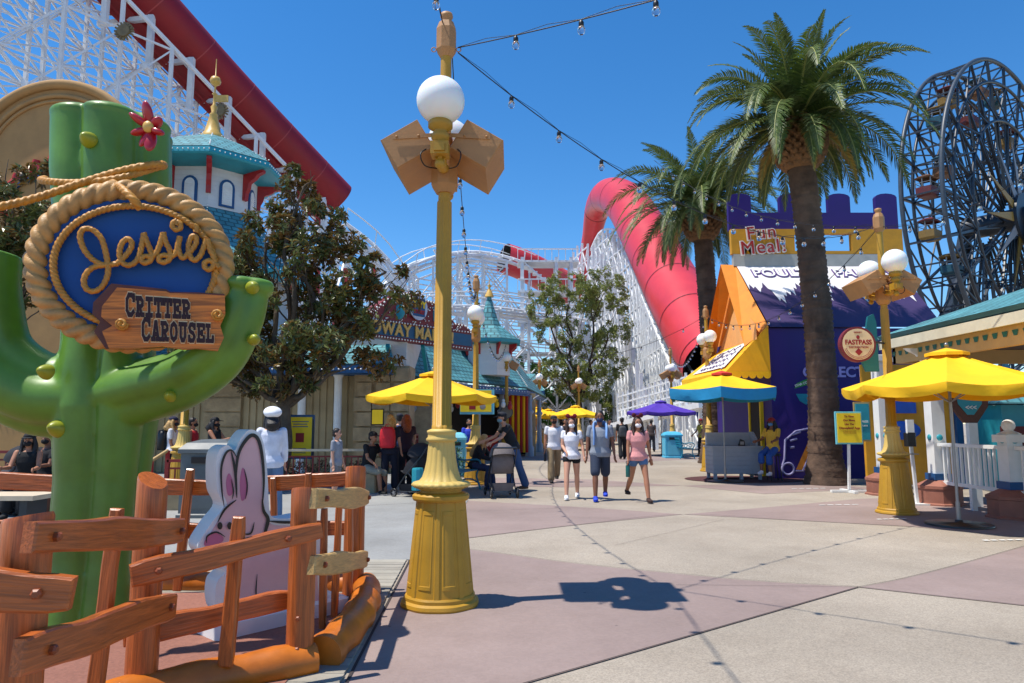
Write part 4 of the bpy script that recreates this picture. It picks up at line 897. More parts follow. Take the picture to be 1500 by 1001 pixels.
# round-topped beige facade
F=thing('arched_facade','beige round-topped facade with a thick moulded rim behind the left magnolia','facade',(-14.5,21,0))
cx,cz,r_=(at(80,243,21)).x,at(80,243,21).z,2.62
arc=lambda r:[(r*cos(t),r*sin(t)) for t in [pi*k/40 for k in range(41)]]
mb=MB(); mb.prism([(-r_,-cz),(r_,-cz)]+arc(r_),(cx,21,cz),(1,0,0),(0,0,1),(0,-1,0),.7); mb.build('wall',BEI,F)
for rr_,ww in ((2.66,.16),(2.28,.08),(2.1,.05)):
    mb=MB(); mb.tube([V((cx+rr_*cos(t),20.98,cz+rr_*sin(t))) for t in [pi*k/48 for k in range(49)]],ww,10); mb.build('rim_moulding',BEI,F)
mb=MB()
for k in range(7):
    a=.3+k*.42; P=[V((cx+(1.55+.3*sin(u*5+k))*cos(a+u*.3),20.93,cz-1.3+(1.5+.3*cos(u*5))*sin(a+u*.3)-k*.05)) for u in [j/8 for j in range(9)]]; mb.tube(bez(P,3),.10,8)
mb.build('red_scroll',REDP,F)
mb=MB()
for k in range(6):
    a=.4+k*.42; P=[V((cx+(1.2+.25*sin(u*5+k))*cos(a+u*.3),20.93,cz-1.3+(1.2+.25*cos(u*5))*sin(a+u*.3))) for u in [j/8 for j in range(9)]]; mb.tube(bez(P,3),.07,8)
mb.build('blue_scroll',NVY,F)
# ================= marquee =================
def MQ(px,py,dn=0): 
    A0=V((-4.96,20,0)); n=V((.816,-.578,0)); d=ray(px,py); o=V((0,0,CH)); return o+d*((A0-o).dot(n)/d.dot(n))+n*dn
mq=thing('marquee_sign','dark red and blue marquee lettered midway mania studded with bulbs','sign',MQ(590,512))
def flatm(poly,dn,th,m,name):
    mb=MB(); Aa=[MQ(x,y,dn) for x,y in poly]; B=[MQ(x,y,dn-th) for x,y in poly]; n=len(Aa)
    mb.add(Aa+B,[list(range(n)),list(range(n,2*n))[::-1]]+[(i,n+i,n+(i+1)%n,(i+1)%n) for i in range(n)]); return mb.build(name,m,mq)
TOPL=[(497,453),(531,457),(545,452),(556,445),(567,437),(582,431),(603,427),(614,430),(622,439),(634,442),(646,446),(656,460),(666,473),(680,476),(692,486)]
flatm(TOPL+[(692,514),(497,487)],0,.3,MAR,'red_backing'); flatm([(499,464),(690,491),(690,508),(499,483)],.03,.03,mat('marquee_blue',(24,84,120),.5,.15),'blue_band')
mb=MB(); 
for i,(a,b_) in enumerate(zip(TOPL,TOPL[1:])):
    n=max(1,int(abs(b_[0]-a[0])/4)); 
    for k in range(n): x=a[0]+(b_[0]-a[0])*k/n;y=a[1]+(b_[1]-a[1])*k/n; mb.ball(MQ(x,y+2,.05),.035,6,4)
for k in range(46): x=499+k*4.2; mb.ball(MQ(x,485.5+(x-497)*.138-.3,.05),.03,6,4); mb.ball(MQ(x,461.2+(x-497)*.138,.05),.03,6,4)
rd=random.Random(2)
for k in range(120):
    x=rd.uniform(535,675); top=[b_[1]+(a[1]-b_[1])*(b_[0]-x)/(b_[0]-a[0]) for a,b_ in zip(TOPL,TOPL[1:]) if a[0]<=x<=b_[0]][0]; y=rd.uniform(top+4,460+(x-497)*.138)
    if abs(x-610)>14 or abs(y-450)>18: mb.ball(MQ(x,y,.03),.022,5,4)
mb.build('bulbs',BULBW,mq)
xd=(MQ(690,0,0)-MQ(499,0,0)); xd.z=0; xd.normalize()
mb=MB(); M=frame(MQ(597,486.6,.06),xd,(0,0,1)); 
text(mb,'MIDWAY MANIA!',M,.52,.02,.018,sx=1.02,spacing=1.1); mb.build('lettering',GOLD,mq)
c=MQ(610,451,.08); mb=MB(); mb.tube([c,c+V((.816,-.578,0))*.03],[.42,.42],32,smooth=False); mb.build('round_badge',mat('badge_pale',(190,200,220),.5,.1),mq)
mb=MB(); mb.prism([(-.26,-.3),(.28,-.3),(.3,.3),(-.3,.3)],c+V((.816,-.578,0))*.045,xd,(0,0,1),(.816,-.578,0),.02); mb.build('badge_blue',NVY,mq)
mb=MB(); text(mb,'TOY',frame(c+V((.816,-.578,0))*.055+V((0,0,.09)),xd,(0,0,1)),.3,.01,.012); mb.build('badge_lettering',SYEL,mq)
mb=MB(); text(mb,'STORY',frame(c+V((.816,-.578,0))*.055-V((0,0,.16)),xd,(0,0,1)),.16,.01,.008); mb.build('badge_lettering',REDP,mq)
for bx_ in (583,637):
    c=MQ(bx_,455 if bx_<600 else 460,.05); mb=MB(); mb.ball(c,(.2,.05,.3),14,8); mb.build('side_medallion',TRQ,mq)
# supports
for px in (566,618): mb=MB(); p=MQ(px,505); mb.beam((p.x,p.y+.2,p.z),(p.x,p.y+1.5,3.2),.12); mb.build('support_post',TRQ,mq)
# ================= central canopy =================
Cn=thing('canopy_hall','open-fronted hall with a turquoise hip roof, columns and dark interior','building',(-2.5,25,0))
Aa=at(556,556,22);Bb=at(772,565,31.6);Cc=at(598,520,25.2);Dd=at(738,530,34);Ee=at(800,560,43)
Aa.z=Bb.z=Ee.z=3.12; Cc.z=4.4; Dd.z=4.95
mb=MB(); roofquad(mb,Aa,Bb,Dd,Cc); roofquad(mb,Bb,Ee,Dd+V((.3,1.5,0)),Dd); roofquad(mb,V((Aa.x-1.5,26,3.12)),Aa,Cc,Cc+V((-.4,.6,0))); mb.build('hip_roof',ROOF,Cn)
mb=MB(); 
for a,b_ in((Aa,Bb),(Bb,Ee)):
    mb.beam(a+V((0,-.02,-.22)),b_+V((0,-.02,-.22)),.06,.2); mb.beam(a+V((0,.1,-.36)),b_+V((0,.1,-.36)),.2,.05)
mb.build('eave_board',NVY,Cn)
mb=MB(); dots(mb,along(Aa+V((0,-.07,-.2)),Bb+V((0,-.07,-.2)),40),.028); dots(mb,along(Bb+V((0,-.07,-.2)),Ee+V((0,-.07,-.2)),36),.028); dots(mb,along(Cc+V((0,-.05,.07)),Dd+V((0,-.05,.07)),30),.028); dots(mb,along(Dd+V((0,-.05,.07)),Bb+V((0,-.05,.07)),26),.028); mb.build('roof_bulbs',BULBW,Cn)
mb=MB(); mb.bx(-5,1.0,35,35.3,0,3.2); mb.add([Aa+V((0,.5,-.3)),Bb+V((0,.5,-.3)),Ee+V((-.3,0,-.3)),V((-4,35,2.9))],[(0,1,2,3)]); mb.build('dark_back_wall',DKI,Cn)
mb=MB(); mb.bx(-3.9,-2.4,24.2,24.5,0,2.9); mb.build('stone_pier',STN,Cn); mb=MB(); mb.bx(.75,1.1,32.6,35,0,2.9); mb.build('stone_pier',STN,Cn)
GRC=mat('grey_column',(150,158,168),.5,.1)
for px,Y in ((576,22.8),(602,24.2),(645,26.2),(700,28.8),(735,30.4),(776,32.4),(790,37.5)):
    p=at(px,640,Y); mb=MB(); mb.lathe([(.2,0),(.2,.4),(.13,.5),(.11,1.9),(.19,2.0),(.19,2.08),(.12,2.12),(.10,2.8)],14,c=(p.x,Y,0))
    for s in(-1,1): mb.tube(bez([(p.x,Y,2.3),(p.x+s*.15,Y,2.6),(p.x+s*.45,Y,2.8)],5),.03,6)
    mb.build('column',GRC,Cn)
p=at(757,640,31.9); mb=MB()
for k in range(9):
    mb.cm=k%2; x=p.x-.55+k*.125; mb.tube([(x,31.9+.05*sin(k),.2),(x,31.9,1.6),(x,31.9,2.8)],[.075,.07,.075],8)
cu=mb.build('striped_curtain',[CURR,UYEL],Cn)
# small tower with flared spire
St=thing('small_tower','small white tower with a flared turquoise spire behind the map-sign lamp','tower',(at(718,480,29).x,29,3.6))
c=(at(716,480,29).x,29.5,0)
mb=MB(); mb.lathe([(.95,3.5),(.95,4.95)],8,c=c,smooth=False,ph=pi/8); mb.build('wall',SID,St)
mb=MB(); octroof(mb,c,[(1.42,4.98),(.95,5.3),(.55,5.62),(.38,5.95),(.2,6.5),(.02,7.15)]); mb.build('spire',ROOF,St)
mb=MB(); mb.lathe([(.94,4.8),(1.42,4.84),(1.44,4.97)],8,c=c,smooth=False,ph=pi/8,caps=False); mb.build('eave',TRQ,St)
mb=MB(); mb.lathe([(.2,6.9),(.17,7.0),(.08,7.2),(.04,7.3),(.09,7.38),(.02,7.48),(.01,7.75)],10,c=c); mb.build('finial',GOLD,St)
for i in range(8):
    a=2*pi*i/8+pi/8; d=V((cos(a),sin(a),0)); mb=MB(); s=V((-d.y,d.x,0)); mb.prism([(0,-.5),(.08,-.5),(.12,-.3),(.33,-.12),(.33,0),(0,0)],V(c)+d*.94+V((0,0,4.85))+s*.04,d,(0,0,1),s,.08); mb.build('bracket',REDP,St)
# roof right of canopy
bR=thing('rear_pavilion','low pavilion with a turquoise roof right of the striped curtain','building',(1.2,45,0))
a=at(770,563,33);b_=at(798,561,33); mb=MB(); roofquad(mb,(.4,45,3.6),(2.1,45,3.6),(1.6,48,4.9),(.5,48,4.9)); mb.build('roof',ROOF,bR); mb=MB(); mb.bx(.5,1.9,45.5,49,0,3.5); mb.build('wall',BEI,bR); mb=MB(); mb.bx(.4,2.1,44.97,45.03,3.35,3.58); mb.build('eave_board',NVY,bR)
# far background buildings
for i,(x0,x1,Y,h,col,lb) in enumerate([(-1,8,70,3.6,(186,176,150),'low beige building far behind the plaza'),(8,13,72,3.2,(24,90,150),'low blue building far behind the plaza'),(12.5,24,66,4.6,(60,56,130),'low purple building beside the far palm'),(13,30,90,7,(170,160,140),'beige building behind the coaster supports')]):
    t=thing('low_building',lb,'building',((x0+x1)/2,Y,0),'distant buildings'); mb=MB(); mb.bx(x0,x1,Y,Y+6,0,h); mb.build('wall',mat('far_wall_%d'%i,col,.7,.1,1,dirt=.2),t)
    mb=MB(); mb.bx(x0-.2,x1+.2,Y-.3,Y+6.2,h,h+.25); mb.build('roof_slab',mat('far_roof',(120,116,110),.8,.1),t)
    k=0; x=x0+.6
    while x<x1-1: mb=MB(); mb.bx(x,x+.9,Y-.04,Y,.0 if k%3==0 else .9,2.2); mb.build('window',DKI,t); x+=1.7; k+=1
# ================= purple shop shaped like a meal box =================
H=thing('purple_shop','purple shop shaped like a meal box with a sloping printed roof and yellow awning','shop',(9.6,19.5,0))
x0,x1=7.25,12.1; yf,yr,yb=19.5,22.1,24.7; ze,zr=4.2,6.6
mb=MB(); mb.bx(x0,x1,yf,yb,0,ze-.02); mb.build('purple_walls',PUR,H)
RF=mat('roof_print_frond_shade',(66,50,92),.5,.2,.8,dirt=.2); ORG_=mat('orange_panel',(226,138,40),.6,.08); PEA=mat('peach_panel',(232,166,96),.6,.08)
mb=MB(); mb.add([(x0,yf-.12,ze),(x1+.05,yf-.12,ze),(x1+.3,yr,zr),(x0,yr,zr)],[(0,1,2,3)]); mb.add([(x0,yb,ze),(x1,yb,ze),(x1+.3,yr+.01,zr),(x0,yr+.01,zr)],[(3,2,1,0)])
mb.build('roof',RF,H)
sn=V((0,-(zr-ze),yr-yf+.12)).normalized(); sy=V((0,yr-yf+.12,zr-ze)); 
def RP(u,v_,d=.01): p=V((x0+u*(x1+.2-x0),yf-.12,ze))+sy*v_+sn*d; return p
mb=MB(); w_=[(0,1.0),(0,.97)]; rd=random.Random(3); prof=[(i/70,.53+.09*sin(i*.37)+.06*sin(i*.9+1)+(.07 if i%2 else -.07)*rd.random()) for i in range(71)]  # feathery edge draws palm-frond shadow into the dark roof print
mb.add([RP(a,b_) for a,b_ in prof]+[RP(a,.995) for a,b_ in prof],[(i,i+1,len(prof)+i+1,len(prof)+i) for i in range(len(prof)-1)]); mb.build('printed_clouds',mat('printed_cloud_white',(226,222,222),.5,.1,2),H)
mb=MB(); M=frame(RP(.52,.83,.03),(1,0,0),sy.normalized()); text(mb,'POULTRY PALACE',M,.62,.01,.035,sx=.9); mb.build('lettering_outline',mat('lettering_violet',(88,56,130),.5,.1),H)
mb=MB(); M=frame(RP(.52,.83,.045),(1,0,0),sy.normalized()); text(mb,'POULTRY PALACE',M,.62,.01,.004,sx=.9); mb.build('lettering',WHT,H)
mb=MB(); mb.add([(x0-.0,yf,ze-.02),(x0,yr,zr),(x0,yb,ze-.02)],[(0,1,2)]); mb.add([(x0-.6,yf+.3,ze-.5),(x0-.5,yr,zr+.02),(x0-.03,yr,zr),(x0-.03,yf-.1,ze)],[(0,1,2,3)]); mb.add([(x0-.6,yb-.2,ze-.8),(x0-.5,yr,zr+.02),(x0-.03,yr,zr),(x0-.03,yb,ze-.5)],[(3,2,1,0)]); mb.build('orange_gable',ORG_,H)
# battlement handle
bt=MB(); bx0,bx1=7.1,12.65
def merl(x,w2): return [(x-w2,.62),(x-w2,1.12)]+[(x-w2+2*w2*k/6,1.12+.12*sin(pi*k/6)) for k in range(1,6)]+[(x+w2,1.12),(x+w2,.62)]
pl=[(bx0,.0),(bx1,0),(bx1,.62)]
for x in (12.3,10.75,9.15,7.45)[:]: pl+=merl(x,.35)[::-1]
pl=[(bx0,0),(bx1,0),(bx1,1.12)]+[(12.3+.35*cos(pi*k/6),1.12+.13*sin(pi*k/6)) for k in range(0,7)]+[(11.95,.6)]
for x in (10.75,9.15): pl+=[(x+.36,.6),(x+.36,1.1)]+[(x+.36*cos(pi*k/6),1.12+.13*sin(pi*k/6)) for k in range(0,7)]+[(x-.36,.6)]
pl+=[(7.85,.6),(7.85,1.1)]+[(7.48+.37*cos(pi*k/6),1.12+.13*sin(pi*k/6)) for k in range(0,7)]+[(bx0,.6)]
bt.prism(pl,(0,yr+.1,7.78),(1,0,0),(0,0,1),(0,-1,0),.18); bt.build('purple_battlement',PUR,H)
mb=MB(); YB=mat('ochre_panel',(206,148,34),.6,.1)
for a,b_,c_,d in ((bx0,9.15,6.95,7.775),(9.15,11.0,7.62,7.775),(9.15,11.0,6.95,7.05),(11.0,bx1,6.95,7.775)): mb.bx(a,b_,yr-.09,yr+.1,c_,d)
mb.build('ochre_handle',YB,H)
mb=MB(); mb.bx(7.15,bx1,yr-.09,yr+.1,6.55,6.94); mb.build('grey_strip',mat('grey_strip',(178,178,172),.6,.1),H)
M=frame((8.05,yr-.14,7.62),(1,0,.10),(0,0,1)); M2=frame((8.1,yr-.14,7.15),(1,0,.08),(0,0,1))
mb=MB(); text(mb,'Fun',M,.60,.02,.035,spacing=1.15); text(mb,'Meal!',M2,.62,.02,.035,spacing=1.12); mb.build('lettering_outline',WHT,H)
M.translation.y-=.04; M2.translation.y-=.04
mb=MB(); text(mb,'Fun',M,.60,.012,.0,spacing=1.15); text(mb,'Meal!',M2,.62,.012,.0,spacing=1.12); mb.build('lettering',REDP,H)
# awning
q0=at(1122,477,19.45);q1=V((7.2,24.0,ze-.2));n0=at(1076,546,19.3);n1=V((5.75,23.6,2.95)); n0.z=2.95; n0.x=5.95; q0.x=7.22
mb=MB(); mb.add([n0,n1,q1,q0],[(0,1,2,3)],False); mb.add([n0,q0,V((7.22,19.4,2.95))],[(0,1,2)]); 
mb.build('awning',mat('yellow_awning',(250,180,10),.7,.06),H)
mb=MB(); M_=16
for a,b_ in ((n0,n1),(n0,V((7.22,19.38,2.95)))):
    k=18 if (b_-a).length>3 else 6
    for i in range(k):
        p=a+(b_-a)*(i/k);q=a+(b_-a)*((i+1)/k); d=q-p
        mb.add([p,q]+[p+d*(.5+.5*cos(t))-V((0,0,.10+.10*sin(t))) for t in [pi*j/6 for j in range(7)]],[tuple(range(9))])
mb.build('awning_scallops',UYEL,H)
f=lambda u,v_,d=.02:(n0+(n1-n0)*u)*(1-v_)+(q0+(q1-q0)*u)*v_+V((-.7,0,.7))*d
mb=MB(); mb.add([f(.12,.12),f(.82,.12),f(.78,.72),f(.14,.72)],[(0,1,2,3)]); mb.build('awning_poster',mat('poster_white',(226,222,216),.6,.05),H)
mb=MB(); rd=random.Random(4)
for r_ in range(4):
    P=[f(.20+.5*u,.62-r_*.14+.03*sin(u*(26+7*r_)+r_*2)+.012*sin(u*61),.03) for u in [i/90 for i in range(91)]]; mb.tube(P,.010,5)
mb.build('awning_script',mat('script_violet',(90,70,120),.6,.1),H)
mb=MB(); mb.add([f(.0,.68,.0)+V((0,-.15,0)),f(1,1,.01),V((7.2,yr,5.3)),V((6.9,yf,4.3))],[(0,1,2,3)]); mb.build('peach_flap',PEA,H)
# front wall graphics
LIN=mat('graphic_line_grey',(150,146,190),.6,.1); 
def rr(mb,pts,r=.03,y=yf-.012,closed=True): mb.tube([V((x,y,z)) for x,z in pts],r,6,closed=closed,sx=1)
def rect(cx,cz,w_,h,n=5,r=.1):
    o=[]
    for sx,sz,a0 in((1,1,0),(-1,1,90),(-1,-1,180),(1,-1,270)):
        for k in range(n): a=R(a0+90*k/(n-1)); o.append((cx+sx*(w_/2-r)+r*cos(a),cz+sz*(h/2-r)+r*sin(a)))
    return o
def W(px,py): p=at(px,py,yf); return (p.x,p.z)
mb=MB(); rr(mb,[W(1222,620),W(1165,632),W(1150,645),W(1149,672),W(1146,682)],closed=False); rr(mb,[(W(1154,687)[0]+.16*cos(t),W(1154,687)[1]+.16*sin(t)) for t in [2*pi*k/20 for k in range(20)]],.035); rr(mb,[W(1165,690),W(1176,690),W(1190,655),W(1186,630)],closed=False)
for a,b_ in (((1160,637),(1172,633)),((1157,646),(1167,643)),((1157,656),(1163,655))): rr(mb,[W(*a),W(*b_)],.035,closed=False)
mb.build('wall_graphic_lines',LIN,H)
mb=MB(); P=[W(1166,688),W(1186,642),W(1200,660),W(1200,690)]; mb.ngon([(x,yf-.006,z) for x,z in P]); mb.build('wall_graphic_orange',ORG_,H)
mb=MB(); x,z=W(1177,572); mb.prism([(-.25,-.1),(-.18,.05),(.25,.22),(.28,.1),(.1,0)],(x,yf-.01,z+.15),(1,0,0),(0,0,1),(0,-1,0),.01); mb.build('wall_graphic_green',mat('graphic_green',(50,150,60),.5,.1),H)
mb=MB(); mb.prism([(-.22,.05),(.25,.05),(.25,-.1),(.05,-.25),(-.12,-.15)],(x,yf-.014,z-.15),(1,0,0),(0,0,1),(0,-1,0),.01); mb.build('wall_graphic_teal',TRQ,H)
mb=MB(); text(mb,'STAR COMMAND',frame((x+.1,yf-.02,z+.22),(1,0,.3),(0,0,1)),.09,.004,.003); mb.build('lettering',WHT,H)
x,z=W(1232,546); mb=MB(); text(mb,'COLLECT',frame((x-.22,yf-.02,z),(1,0,0),(0,0,1)),.4,.006,.012); mb.build('lettering',mat('letter_lilac',(170,160,220),.6,.05),H)
mb=MB(); mb.bx(*[0]*0) if False else None
mb.bx(W(1240,0)[0],W(1240,0)[0]+.9,yf-.06,yf-.003,.4,2.6); dr=mb.build('side_panel',mat('side_panel_brown',(120,72,30),.6,.2),H); 
mb=MB(); rr(mb,rect(W(1252,0)[0]+.2,1.6,1.1,2.3),.035,yf-.07); mb.build('panel_outline',LIN,H)
# left end of the shop: doorway, posters
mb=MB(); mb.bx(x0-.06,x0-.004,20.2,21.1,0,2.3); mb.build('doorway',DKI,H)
mb=MB(); 
for y_ in (20.15,21.1): mb.bx(x0-.10,x0-.004,y_,y_+.08,0,2.4)
mb.bx(x0-.1,x0-.004,20.15,21.18,2.4,2.5); mb.build('door_frame',SYEL,H)
# ================= right pavilion =================
Q=thing('white_pavilion','open pavilion with a turquoise shingle roof, cream fascia and white columns','pavilion',(9.5,13,0))
FAS=mat('cream_fascia',(206,170,110),.6,.1,2,dirt=.15); DEN=mat('dentil_green',(40,110,100),.5,.1); SOF=mat('soffit_brown',(96,82,74),.7,.15)
mb=MB(); roofquad(mb,(7.6,14.4,3.3),(7.6,2.5,3.3),(10.6,4,4.35),(10.6,13.0,4.35)); roofquad(mb,(14,14.4,3.3),(7.6,14.4,3.3),(10.6,13.0,4.35),(12,13.0,4.35)); mb.build('shingle_roof',ROOF,Q)
mb=MB(); mb.bx(7.62,7.68,2.5,14.38,3.02,3.2); mb.bx(7.62,14,14.32,14.38,3.02,3.2); mb.build('gutter',mat('cream_gutter',(214,206,180),.5,.1),Q)
mb=MB(); mb.bx(7.80,7.9,2.6,14.2,2.72,3.04); mb.bx(7.8,14,14.1,14.2,2.72,3.04); mb.build('fascia',FAS,Q)
mb=MB(); mb.bx(7.9,14,2.6,14.15,3.0,3.03); mb.build('soffit',SOF,Q)
for k in range(50):
    mb=MB(); y=2.8+k*.23; mb.add([(7.79,y,2.96),(7.79,y+.14,2.96),(7.79,y+.11,2.87),(7.79,y+.03,2.87)],[(0,1,2,3)]); mb.build('dentil',DEN,Q); mb=MB(); mb.add([(7.9+k*.12,14.21,2.96),(7.96+k*.12,14.21,2.96),(7.95+k*.12,14.21,2.87),(7.91+k*.12,14.21,2.87)],[(0,1,2,3)]); mb.build('dentil',DEN,Q)
PLB=mat('planter_brick_paint',(150,96,78),.7,.15,5,.1,30,dirt=.3)
COLS=[(8.1,11.45),(8.05,13.35),(7.62,15.0),(8.15,15.3)]
for i,(x,y) in enumerate(COLS[:2]+[(8.0,15.15)]):
    mb=MB(); mb.lathe([(.42,0),(.42,.03),(.38,.05),(.38,.30),(.40,.31),(.40,.36),(.2,.46)],8,c=(x,y,0),smooth=False,ph=pi/8); pb=mb.build('column_footing',PLB,Q)
    mb=MB(); mb.box((x,y,.52),(.32,.32,.12)); mb.build('column_band',NVY,Q)
    mb=MB(); h=3.0 if i else 1.35
    mb.box((x,y,(.58+h)/2),(.24,.24,h-.58)); mb.box((x,y,h-.08),(.34,.34,.12)); mb.box((x,y,h-.22),(.30,.30,.05))
    if i==0: mb.lathe([(.16,h),(.08,h+.04),(.05,h+.06)],12,c=(x,y,0)); mb.ball((x,y,h+.13),.10,14,10)
    else:
        for s in(-1,1): mb.prism([(0,0),(.5,0),(.42,-.06),(.28,-.12),(.16,-.28),(.08,-.45),(0,-.5)],(x,y+.03,2.95),(s,0,0),(0,0,1),(0,-s,0) ,.06)
    mb.build('column',WHT,Q)
    mb=MB(); mb.ball((x-.12,y-.0,1.25),(.03,.06,.06),12,8); mb.ball((x,y-.12,1.25),(.06,.03,.06),12,8); mb.build('blue_rosette',TRQ,Q)
mb=MB(); mb.box((8.0,11.45,.0),(.01,.01,.01)) if False else None
def railing(label,a,b_,z0=.42,z1=1.12,sp=.115):
    t=thing('picket_railing',label,'railing',(a[0],a[1],0),'white railings of the pavilion'); a=V(a);b_=V(b_); mb=MB()
    mb.beam(a+V((0,0,z1)),b_+V((0,0,z1)),.09,.06); mb.beam(a+V((0,0,z0)),b_+V((0,0,z0)),.07,.06); mb.build('rails',WHT,t)
    n=int((b_-a).length/sp); mb=MB()
    for k in range(1,n): p=a+(b_-a)*(k/n); mb.beam(p+V((0,0,z0+.03)),p+V((0,0,z1-.03)),.04,.035)
    mb.build('pickets',WHT,t)
    mb=MB(); m=(a+b_)/2; mb.beam(m,m+V((0,0,z0-.03)),.08); mb.build('foot',WHT,t)
railing('white picket railing between the two nearest pavilion columns',(8.03,13.22,0),(8.09,11.58,0)); railing('white picket railing at the right edge of the picture',(8.1,11.3,0),(8.2,8.2,0))
# low red brick planter left of lamp
# tiny turquoise roofed kiosk beyond
K=thing('small_kiosk','small kiosk with a steep turquoise shingle roof inside the right pavilion','kiosk',(11.6,15.8,0))
kc=at(1478,600,16.2); kc=(kc.x,16.2,0); mb=MB(); octroof(mb,kc,[(1.05,1.95),(.5,2.3),(.12,2.75),(.0,3.0)],4,pi/4); mb.build('roof',ROOF,K)
mb=MB(); mb.bx(kc[0]-.6,kc[0]+.6,15.6,16.8,0,1.92); mb.build('walls',TRQ,K)
mb=MB(); mb.bx(kc[0]-.9,kc[0]+.9,15.2,15.26,0,1.45); 
o=mb.build('dark_red_screen',mat('maroon_panel',(74,18,22),.7,.1)); tag(o,'dark red screen panel below the small turquoise-roofed kiosk','screen')
# hanging blue sign inside pavilion
hc=at(1420,588,13.0); t=thing('hanging_sign','dark board with a blue rounded sign and white arrow under the pavilion roof','sign',hc)
mb=MB(); mb.prism([(-.38,.3),(.38,.3),(.34,-.1),(.12,-.4),(-.12,-.4),(-.34,-.1)],hc,(1,0,0),(0,0,1),(0,-1,0),.06); mb.build('board',WOODK,t)
mb=MB(); mb.prism([(-.26,.26),(.26,.26),(.22,-.05),(.06,-.25),(-.06,-.25),(-.22,-.05)],hc+V((0,-.012,0)),(1,0,0),(0,0,1),(0,-1,0),.01); mb.build('blue_face',TRQ,t)
mb=MB(); text(mb,'SINGLE RIDER',frame(hc+V((0,-.03,.19)),(1,0,0),(0,0,1)),.075,.004); text(mb,'<<<',frame(hc+V((0,-.03,-.12)),(1,0,0),(0,0,1)),.12,.004,.004); mb.build('lettering',WHT,t)
mb=MB(); mb.beam(hc+V((0,-.01,-.4)),(hc.x,13,0),.16,.10); mb.build('post',WHT,t)
# stacked colourful display behind pavilion
d=thing('ride_poster_wall','orange and blue poster wall seen between the pavilion columns','poster wall',(9.2,16.5,0))
mb=MB(); mb.bx(8.3,10.4,16.5,16.6,.1,2.9); mb.build('panel',YB,d); mb=MB(); mb.ball((9.0,16.48,2.1),(.5,.04,.28),16,8); mb.bx(8.6,9.5,16.44,16.49,1.75,2.0); mb.ball((9.15,16.47,1.35),(.45,.04,.22),16,8); mb.build('blue_car_picture',mat('poster_blue',(30,90,190),.5,.1),d)
mb=MB(); mb.bx(10.4,10.55,16.4,16.6,0,2.9); mb.build('frame',NVY,d)
# ================= coaster =================
RC=thing('roller_coaster','white lattice roller coaster with long red tunnel tubes across the background','roller coaster',(0,60,0))
RED_LIT=mat('coaster_red_sunlit_tone',(206,58,64),.4,.1,.35,dirt=.15)  # same red as the left tube, lightened to put sunlight into the colour
def tubepart(ctrl,name='red_tunnel_tube',cap=None,rings=True,n=36):
    P=bez([at(px,py,Y) if len(c)==4 else V(c[:3]) for c in ctrl for (px,py,Y) in [c[:3]]],10); rr_=[]
    rs=[c[3] for c in ctrl]; m=len(P)
    for i in range(m): u=i/(m-1)*(len(rs)-1); k=min(int(u),len(rs)-2); rr_.append(rs[k]+(rs[k+1]-rs[k])*(u-k))
    mb=MB(); mb.tube(P,rr_,n,caps=False); mb.build(name,RED_LIT,RC)
    mb=MB(); mb.tube(P,[r*.93 for r in rr_],n,caps=False); mb.build('tube_inside',DKI,RC)
    if rings:
        mb=MB(); acc=0; last=0
        for i in range(1,m-1):
            acc+=(P[i]-P[i-1]).length
            if acc-last>5.5:
                last=acc; t=(P[i+1]-P[i]).normalized(); mb.tube([P[i]-t*.05,P[i]+t*.05],[rr_[i]*1.012]*2,n,caps=False)
        mb.build('tube_joint_ring',mat('red_seam',(120,20,30),.5,.1),RC)
    return P
PL=[None,None,at(212,-2,46),at(350,148,52),at(492,294,59)]; PL[1]=PL[2]+(PL[2]-PL[3])*1.1; PL[0]=PL[2]+(PL[2]-PL[3])*2.2
mb=MB(); Pl=resample(bez(PL,8),1.0); mb.tube(Pl,1.8,36,caps=False); mb.build('red_tunnel_tube',RED,RC)
mb=MB(); mb.tube(Pl,1.68,24,caps=True); mb.build('tube_inside',DKI,RC)
mb=MB(); L=0
for a,b_ in zip(Pl[::4],Pl[1::4]): t=(b_-a).normalized(); mb.tube([a,a+t*.08],[1.815]*2,36,caps=False)
mb.build('tube_joint_ring',mat('pink_seam',(170,60,60),.5,.1),RC)
dl=(PL[4]-PL[1]).normalized()
nl_=V((dl.z,0,-dl.x)); nl_= nl_ if nl_.z<0 else -nl_
mb=MB(); 
for dy in (-1.3,1.5): mb.beam(PL[1]+nl_*2.2+V((0,dy,0)),PL[4]+nl_*2.2+V((0,dy,0)),.12,1.9,up=nl_)
mb.beam(PL[1]+nl_*2.9,PL[4]+nl_*2.9,2.9,.15,up=nl_); mb.build('red_side_trough',RED,RC)
HUB=mat('gold_hub',(120,104,70),.5,.2)
